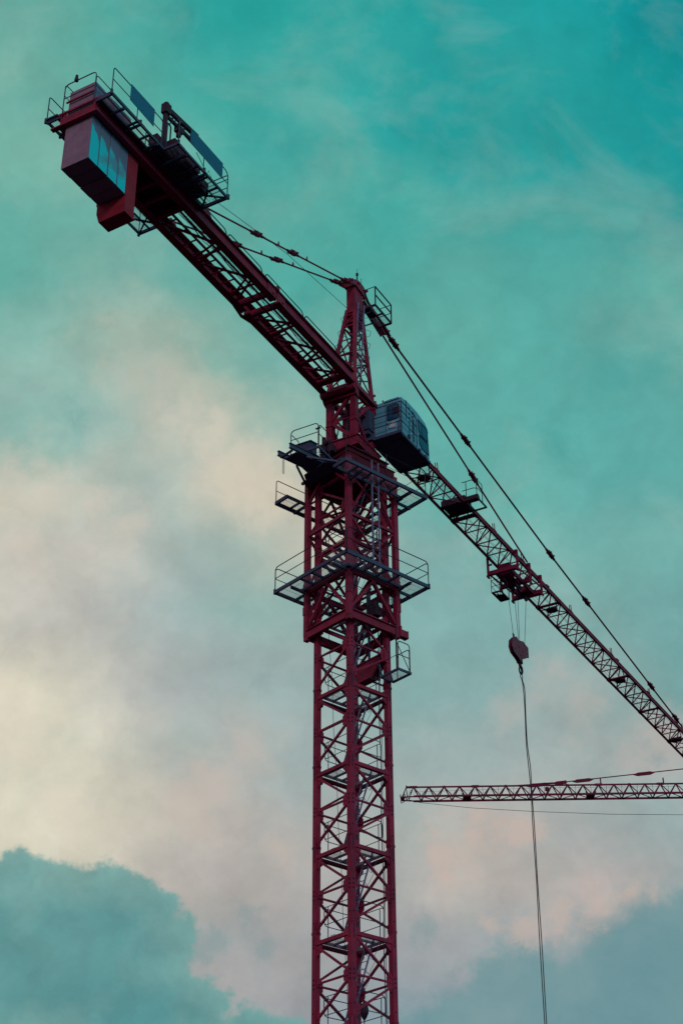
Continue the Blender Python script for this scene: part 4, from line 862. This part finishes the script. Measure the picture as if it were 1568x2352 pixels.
for (u, n) in ((15.2,-.1),(16.05,-.12),(16.25,.12),(17.3,0),(15.8,.2),(16.9,-.15)):
    t_ = SB(); t_.tube([(u,n-.035,39.0),(u,n+.035,39.0)],.22,18); slew(t_, 'sheave', DKST, tr)
t_ = SB(); zk = 38.45; u0, u1, n0_, n1_ = 15.12,16.12,-.82,-.34
t_.frame(u0,u1,n0_,n1_,zk,.06,.07); t_.bar((u0,n0_,zk-.04),(u1,n1_,zk-.04),.04,.04); t_.box((u0+.35,n0_+.05,zk-.05),(u1-.06,n1_-.05,zk-.03)); t_.box((u0+.06,n0_+.2,zk-.045),(u0+.35,n0_+.24,zk-.03))
for (u,n) in ((u0,n0_),(u0,n1_),(u1,n0_),(u1,n1_)): t_.tube([(u,n,zk),(u,n,zk+.95)],.018,6)
for h in (.3,.62,.9):
    t_.tube([(u0,n0_,zk+h),(u0,n1_,zk+h)],.013,6); t_.tube([(u0,n0_,zk+h),(u1,n0_,zk+h)],.013,6)
t_.tube([(u0,n0_,zk+.62),(u0+.02,n1_,zk+.05)],.013,6); t_.tube([(u0-.3,n0_,zk+.75),(u0-.3,n0_,zk+.7)],.03,6)
slew(t_, 'inspection_basket', DKST, tr)
b_ = SB()
for (a_, c2) in (((15.15,-.05,39.0),(15.49,.0,35.95)),((16.05,-.06,39.0),(15.97,.03,36.05)),((16.2,.06,39.0),(16.1,.03,36.1)),((17.37,0,39.0),(17.05-.35,0,35.9))):
    b_ = SB(); b_.tube([a_, c2],.012,6); slew(b_, 'hoist_rope', ROPE, crane)

# hook block: its own thing
hb = empty('hook_block', (16.1*math.cos(RS), 16.1*math.sin(RS), 35.2), RS)
tag(hb, 'dark red steel hook block hanging on ropes below the trolley', 'hook block')
outl = [(15.45,36.0),(15.08,35.68),(14.99,35.31),(15.15,35.08),(15.66,34.97),(15.82,34.91),(16.19,35.17),(16.87,35.49),(16.89,36.03),(16.66,36.05),(16.33,36.12),(15.8,35.95),(15.59,36.03)]
for n in (.09,-.09):
    b_ = SB(); b_.poly([(u-16.1,n,z-35.2) for u, z in outl],(0,.03,0))
    for (u,z) in ((15.25,35.3),(15.9,35.25),(16.7,35.65),(16.4,35.95),(15.4,35.8),(15.8,35.6),(16.15,35.5),(16.75,35.9)): b_.tube([(u-16.1,n-.02,z-35.2),(u-16.1,n+.055,z-35.2)],.035,8)
    b_.build('side_plate', PLATE, hb)
for (u,z,r_) in ((15.55,35.55,.3),(16.5,35.8,.28)):
    b_ = SB(); b_.tube([(u-16.1,-.055,z-35.2),(u-16.1,.085,z-35.2)],r_*.9,18); b_.build('sheave', DKST, hb)
b_ = SB(); b_.tube([(-.62,-.02,.78),(-.66,-.02,1.0),(-.5,-.02,1.02),(-.5,-.02,.78)],.02,6); b_.build('rope_eye', DKST, hb)
b_ = SB(); b_.box((-.24,-.1,-.34),(.04,.1,-.02)); b_.tube([(-.1,0,.1),(-.1,0,-.3)],.13,14); b_.tube([(-.1,0,-.3),(-.06,0,-.5)],.075,10)
pts = [(-.06,-.45)]+[(-.05+.17*math.cos(t), -.66+.19*math.sin(t)) for t in [math.radians(x) for x in range(80,-200,-25)]]
b_.tube([(p[0],0,p[1]) for p in pts], .075, 10, r2=.03); b_.tube([(-.08,.02,-.44),(.1,.02,-.56)],.02,6)
b_.build('hook', DKST, hb)
# two-leg sling hanging from the hook
sl = SB(); cpts = [(16.06,34.42),(16.09,34.22),(16.15,34.06),(16.3,33.64),(16.26,32.49),(16.18,30.92),(16.31,29.76),(16.33,28.58),(16.3,27.06),(16.26,24.5),(16.2,22),(16.12,18.4),(16.08,14)]
for s2 in (-1,1):
    pts = []
    for i, (u, z) in enumerate(cpts):
        amp = [.0,.06,.015,.04,.02,.03,.05,.02,.045,.03,.055,.05,.05][i]; pts.append(Vector((u+s2*amp*.8, s2*amp*.5, z)))
    dense = []
    for i in range(len(pts)-1):
        p0, p1, p2, p3 = pts[max(0,i-1)], pts[i], pts[i+1], pts[min(len(pts)-1,i+2)]
        for j in range(6):
            t = j/6; dense.append(.5*((2*p1)+(p2-p0)*t+(2*p0-5*p1+4*p2-p3)*t*t+(3*p1-p0-3*p2+p3)*t**3))
    dense.append(pts[-1]); sl.tube(dense, .021, 6)
o = sl.build('lifting_sling', ROPE, rz=RS); tag(o, 'long thin twin wire sling hanging straight down from the crane hook', 'sling')

# ------------------------------------------------------------------ operator cab
cu0, cn0, cn1, cz0, cz1 = .86, .62, 1.88, 38.16, 40.02
c_b = SB()
prof = [(cu0,cz0),(3.3,cz0),(3.3,38.55),(3.24,39.55),(3.3,39.62),(3.02,39.92),(2.3,40.06),(1.4,40.06),(1.3,cz1),(cu0,39.95)]
c_b.poly([(u,cn0,z) for u, z in prof],(0,cn1-cn0,0))
c_b.box((cu0-.05,cn0+.5,cz1-.12),(cu0-.01,cn1-.08,cz1-.06))
cabo = slew(c_b, 'operator_cab', CABP, crane)
f_ = SB(); f_.box((.55,.5,38.0),(.95,1.96,38.13)); f_.box((.6,.5,38.04),(3.3,.6,38.15)); f_.box((.62,1.86,38.02),(3.25,1.96,38.13)); f_.box((3.2,.55,38.03),(3.3,1.9,38.14)); f_.box((.7,.62,38.1),(3.2,1.84,38.15)); f_.box((1.1,1.2,38.06),(1.7,1.7,38.1))
f_.box((.45,.3,38.0),(.75,.75,38.3)); f_.tube([(.62,1.86,38.07),(.62,2.0,38.07)],.08,10); f_.tube([(2.15,1.98,38.05),(2.15,2.05,38.05)],.07,8); f_.tube([(2.8,1.9,38.1),(2.8,2.0,38.1)],.1,8)
slew(f_, 'cab_floor_frame', GALV, cabo)
def win(pts, n):
    fr = SB(); cx = sum(p[0] for p in pts)/len(pts); cz = sum(p[1] for p in pts)/len(pts)
    k = len(pts)
    fr.tube([(p[0],n+.012,p[1]) for p in pts], .022, 6, True)
    o = slew(fr, 'window_frame', DKST, cabo)
    g_ = SB(); g_.poly([(p[0],n+.003,p[1]) for p in pts],(0,.006,0)); slew(g_, 'window_pane', GLASS, cabo)
win([(2.30,39.70),(3.14,39.70),(3.18,39.08),(2.52,39.05),(2.36,39.2)], cn1)
win([(2.36,38.96),(3.2,38.98),(3.22,38.44),(2.62,38.42),(2.42,38.58)], cn1)
s_m = SB(); s_m.box((2.66,cn1+.009,39.08),(2.68,cn1+.02,39.69)); slew(s_m, 'window_bar', DKST, cabo)
fg = SB(); fg.box((3.24,cn0+.1,38.45),(3.306,cn1-.08,39.5)); slew(fg, 'windscreen', GLASS, cabo)
# rear door with its window
dr = SB(); dr.box((cu0-.012,1.18,38.2),(cu0-.002,1.78,39.75)); 
do = slew(dr, 'cab_door', CABP, cabo)
dw = SB(); q = [(1.24,39.68),(1.7,39.68),(1.76,39.62),(1.76,39.02),(1.7,38.95),(1.3,38.95),(1.24,39.0)]
dw.poly([(cu0-.02,n,z) for n, z in q],(.004,0,0)); slew(dw, 'door_window', GLASS, cabo)
dw = SB(); dw.tube([(cu0-.025,n,z) for n, z in q],.018,6,True); dw.box((cu0-.03,1.48,38.97),(cu0-.015,1.5,39.66)); dw.box((cu0-.04,1.5,39.2),(cu0-.02,1.72,39.5)); dw.box((cu0-.03,1.3,38.55),(cu0-.015,1.6,38.57)); dw.tube([(cu0-.04,1.25,38.75),(cu0-.04,1.25,38.85)],.02,6)
for n in (1.17,1.79): dw.box((cu0-.016,n-.006,38.2),(cu0-.001,n+.006,39.75))
slew(dw, 'door_frame', DKST, cabo)
dw = SB(); dw.poly([(cu0-.022,1.32,38.55),(cu0-.022,1.6,38.52),(cu0-.022,1.6,38.86),(cu0-.022,1.42,38.83)],(.004,0,0)); slew(dw, 'door_notice', mat('pale_notice', (.5,.62,.66), .6), cabo)
# outside hand rails round the cab
hr = SB(); R_ = .021
un, nn = .62, 2.0
for z in (39.56,39.08,38.6): hr.tube([(un,.55,z+.02),(un,nn,z),(un+.02,nn,z),(1.95,nn,z)] if z < 39.5 else [(un,.55,z+.02),(un,nn,z),(un+.02,nn,z),(1.8,nn,z),(1.95,nn,z-.15),(1.95,nn,38.1)], R_*.9, 6)
hr.tube([(un,nn,38.1),(un,nn,39.56)],R_,6); hr.tube([(un,1.85,38.1),(un,1.85,38.6)],R_,6)
slew(hr, 'cab_hand_rail', DKST, cabo)
hr = SB(); hr.box((.2,.35,38.4),(.6,.75,39.3)); hr.box((.25,.3,38.2),(.55,.7,38.4)); slew(hr, 'electrical_box', GALV, cabo)
hr = SB(); hr.tube([(1.47,cn1,38.34),(1.47,cn1+.03,38.34)],.11,16); slew(hr, 'vent', DKST, cabo)
for u,n,h in ((.95,1.0,.16),(.95,1.35,.1)):
    hr = SB(); hr.tube([(u,n,39.95),(u,n,39.97+h)],.03,8); slew(hr, 'roof_fitting', DKST, cabo)
hr = SB(); hr.box((1.27,cn1-.02,39.1),(1.31,cn1+.012,40.05)); slew(hr, 'door_seal', DKST, cabo)
def text(body, size, u, z, dx=1.0):
    cu = bpy.data.curves.new('t','FONT'); cu.body = body; cu.size = size; cu.extrude = .002; cu.offset = .011; cu.align_x = 'LEFT'; cu.space_character = 1.05; cu.resolution_u = 3
    tmp = bpy.data.objects.new('t', cu); col.objects.link(tmp); dg = bpy.context.evaluated_depsgraph_get()
    me = bpy.data.meshes.new_from_object(tmp.evaluated_get(dg)); bpy.data.objects.remove(tmp)
    # text x runs downwards, letter tops towards the cab nose
    for v in me.vertices:
        x, y, zz_ = v.co; v.co = (u+y, -(cn1+.005+zz_), z-x*dx)
    me.materials.append(LETTER)
    o = bpy.data.objects.new('lettering', me); col.objects.link(o); o.parent = cabo; return o
text("KUNMING", .27, 1.80, 39.84, 1.16)
# small row of brush-like characters, too worn to read
sm = SB()
for i in range(7):
    zc_ = 39.80-i*.225; uc_ = 1.56+.025*math.sin(i)
    for j in range(7):
        a_ = random.uniform(-.07,.07); b2 = random.uniform(-.07,.07)
        if j % 2: sm.box((uc_-.065,cn1+.002,zc_+a_-.006),(uc_+.03*random.random()+.03,cn1+.006,zc_+a_+.006))
        else: sm.box((uc_+b2*.8-.006,cn1+.0015,zc_-.06),(uc_+b2*.8+.006,cn1+.005,zc_+.03+.04*random.random()))
slew(sm, 'lettering', LETTER, cabo)

# ------------------------------------------------------------------ things hanging in the mast
cb = MB(); pts = []
for i in range(40):
    z = 33.5-i*.62; pts.append((.95+.02*math.sin(i*.9)+(33.5-z)*.003, -.25, z))
cb.tube(pts, .018, 6); cb.tube([(p[0]+.05+.01*math.sin(k),p[1],p[2]) for k, p in enumerate(pts)], .011, 6)
o = cb.build('power_cable', ROPE); tag(o, 'thick black power cable hanging down inside the right of the mast', 'cable')
cb = MB(); pts = []
for i in range(28):
    z = 31.5-i*.62; pts.append((-.95+(31.5-z)*.045+.015*math.sin(i*1.1), -.1, z))
cb.tube(pts, .010, 6); o = cb.build('thin_wire', ROPE); tag(o, 'thin slanting wire hanging inside the left of the mast', 'wire')
pw = MB(); pw.lathe([(.01,.34),(.05,.3),(.12,.22),(.15,.08),(.14,-.04),(.08,-.18),(.02,-.27),(.01,-.5)], (.31,0,15.29), 18)
pw.tube([(.31,0,15.6),(.34,0,15.85),(.28,0,16.0),(.31,0,16.3)], .01, 5)
o = pw.build('plumb_weight', DKST, smooth=True); tag(o, 'black onion-shaped weight hanging inside the mast near the bottom of the picture', 'weight')

# ------------------------------------------------------------------ second crane, far behind
az = -.02685; F = empty('tower_crane', (6.558+62*math.cos(az), 94.335+62*math.sin(az), 0), az)
tag(F, 'distant dark red tower crane whose level jib crosses the lower right', 'tower crane')
FZ, FP, FH, FW = 61.352, 1.5036, 1.2, .65
def fjib(u0, n):
    b = MB(); z1, z0 = FZ, FZ-FH; Lx = n*FP
    b.bar((0,0,z1),(Lx-.01,0,z1),.13,.13)
    for s2 in (-1,1): b.bar((.0,s2*FW,z0),(Lx,s2*FW,z0),.15,.17)
    for i in range(n):
        a_, m_, c2 = i*FP, (i+.5)*FP, (i+1)*FP
        for s2 in (-1,1): b.bar((a_,0,z1),(m_,s2*FW,z0),.085); b.bar((m_,s2*FW,z0),(c2,0,z1),.085)
        b.bar((m_,-FW,z0),(m_,FW,z0),.06)
        if i % 2 == 0: b.bar((m_,-FW,z0),(m_+FP,FW,z0),.06)
        else: b.bar((m_,FW,z0),(m_+FP,-FW,z0),.06)
        if u0 > 5: b.bar((m_,0,z1),(m_,0,z0),.03)
    b.bar((Lx*.5,-.08,z1),(Lx*.5,.08,z1),.2,.2)
    for e in (.35,):     # splice hull on the apex chord
        b.poly([(-.5,-.06,z1-.02),(-.3,-.06,z1+.12),(.35,-.06,z1+.12),(.5,-.06,z1),(.35,-.06,z1-.1),(-.3,-.06,z1-.1)],(0,.12,0))
    o = b.build('jib_section', DRED, F, (u0-62,0,0)); return o
u = 0
for k in range(10): fjib(u, 4); u += 4*FP
b = MB(); z1, z0 = FZ, FZ-FH
b.bar((-62.7,0,z1),(-62,0,z1),.08); b.poly([(-62.75,-.06,z1+.08),(-62.65,-.06,z1+.12),(-62.1,-.06,z1+.06),(-62.3,-.06,z1-.1),(-62.75,-.06,z1-.1)],(0,.12,0)); b.tube([(-62.7,0,z1),(-62.7,0,z1+.22)],.04,6)
for s2 in (-1,1): b.bar((-62.7,0,z1),(-63.2,s2*FW*.5,z0-.1),.06); b.bar((-62.7,0,z1),(-62.6,s2*FW,z0),.05); b.bar((-62.0,0,z1),(-62.5,s2*FW,z0),.05); b.bar((-63.2,s2*FW*.6,z0),(-61.6,s2*FW,z0),.1)
b.bar((-63.3,-.5,z0+.25),(-63.2,-.5,z0-.65),.09); b.bar((-63.1,-.3,z0-.5),(-62.4,-.5,z0-.1),.06); b.bar((-62.9,-FW,z0+.25),(-62.75,-FW,z0-.3),.08); b.tube([(-63.05,-.3,z0+.05),(-63.05,.3,z0+.05)],.18,12); b.tube([(-62.4,0,z1-.45),(-62.28,0,z1-.3),(-62.16,0,z1-.45),(-62.28,0,z1-.62),(-62.4,0,z1-.5)],.02,5)
b.build('jib_tip', DRED, F)
b = MB(); fp = [(10.2-62,FZ+.05),(13.5-62,FZ+.2),(26.4-62,FZ+1.52),(60-62,FZ+5.0)]
b.tube([(p[0],0,p[1]) for p in fp], .055, 8); b.tube([(11.6-62,0,FZ+.12),(14.6-62,0,FZ+.27)],.1,8)
for (uu, zz_, s_l) in ((12.2,.05,1.2),(14.4,.26,.7),(16.6,.46,1.05),(22.6,1.08,1.05)):
    c = Vector((uu-62,0,FZ+zz_)); d = Vector((1,0,.1)).normalized()
    b.poly([c-d*s_l-Vector((0,.07,0)), c-d*s_l*.6+Vector((0,-.07,.16)), c+d*s_l*.6+Vector((0,-.07,.16)), c+d*s_l+Vector((0,-.07,0)), c+d*s_l*.6+Vector((0,-.07,-.16)), c-d*s_l*.6+Vector((0,-.07,-.16))],(0,.14,0))
b.build('tie_bar', DRED, F)
for uu, h in ((14.9,.5),(18.3,.62),(24.4,.62),(36.6,.6)):
    b = MB(); b.bar((uu-62,0,FZ),(uu-62,0,FZ+h),.12,.12); b.build('rope_guide', DRED, F)
for uu in (5.2,17.2,29.2):
    b = MB(); b.box((uu-62-.4,-.4,FZ-FH+.0),(uu-62+.4,.4,FZ-FH+.22)); b.bar((uu-62-.5,-.5,FZ-FH+.3),(uu-62-.2,-.5,FZ-FH-.15),.08); b.bar((uu-62+.5,-.5,FZ-FH+.3),(uu-62+.2,-.5,FZ-FH-.15),.08); b.build('support_roller', DRED, F)
b = MB(); b.tube([(13.03-62,0,FZ-.22),(13.03-62,0,FZ-.38),(13.03-62,0,FZ-.55)],.2,12); b.bar((13.03-62,0,FZ),(13.03-62,0,FZ-.22),.03); b.build('rope_pulley', DRED, F)
b = MB(); cp = [(-.43,-1.3),(0.6,-1.6),(5.6,-2.22),(11.6,-2.67),(18.9,-3.05),(25.9,-3.21),(40,-3.1),(60,-2.2)]
b.tube([(p[0]-62,0,FZ+p[1]) for p in cp], .022, 6); b.tube([(-62,0,FZ-.5),(-50,0,FZ-.25),(-20,0,FZ-.3),(-2,0,FZ-.3)],.012,5)
b.build('hanging_cable', ROPE, F)
# its mast and counter jib stand outside the picture
b = MB()
for k in range(4):
    x, y = corner(k, .9); b.box((x-.1,y-.1,0),(x+.1,y+.1,FZ-FH))
    p, q = Vector((*corner(k,.9),0)), Vector((*corner(k+1,.9),0))
    for i in range(20): b.bar(p+Vector((0,0,3*i)), q+Vector((0,0,3*i+1.5)), .07); b.bar(q+Vector((0,0,3*i+1.5)), p+Vector((0,0,3*i+3)), .07)
b.bar((0,0,FZ-1),(0,0,FZ+6.5),.5,.5)
b.build('mast', DRED, F)
b = MB(); b.box((0,-.8,FZ-FH),(14,-.6,FZ-FH+.5)); b.box((0,.6,FZ-FH),(14,.8,FZ-FH+.5)); b.box((11,-.55,FZ-3.6),(13.8,.55,FZ)); b.bar((0,0,FZ+6),(12,.7,FZ-.7),.08)
b.build('counter_jib', DRED, F)
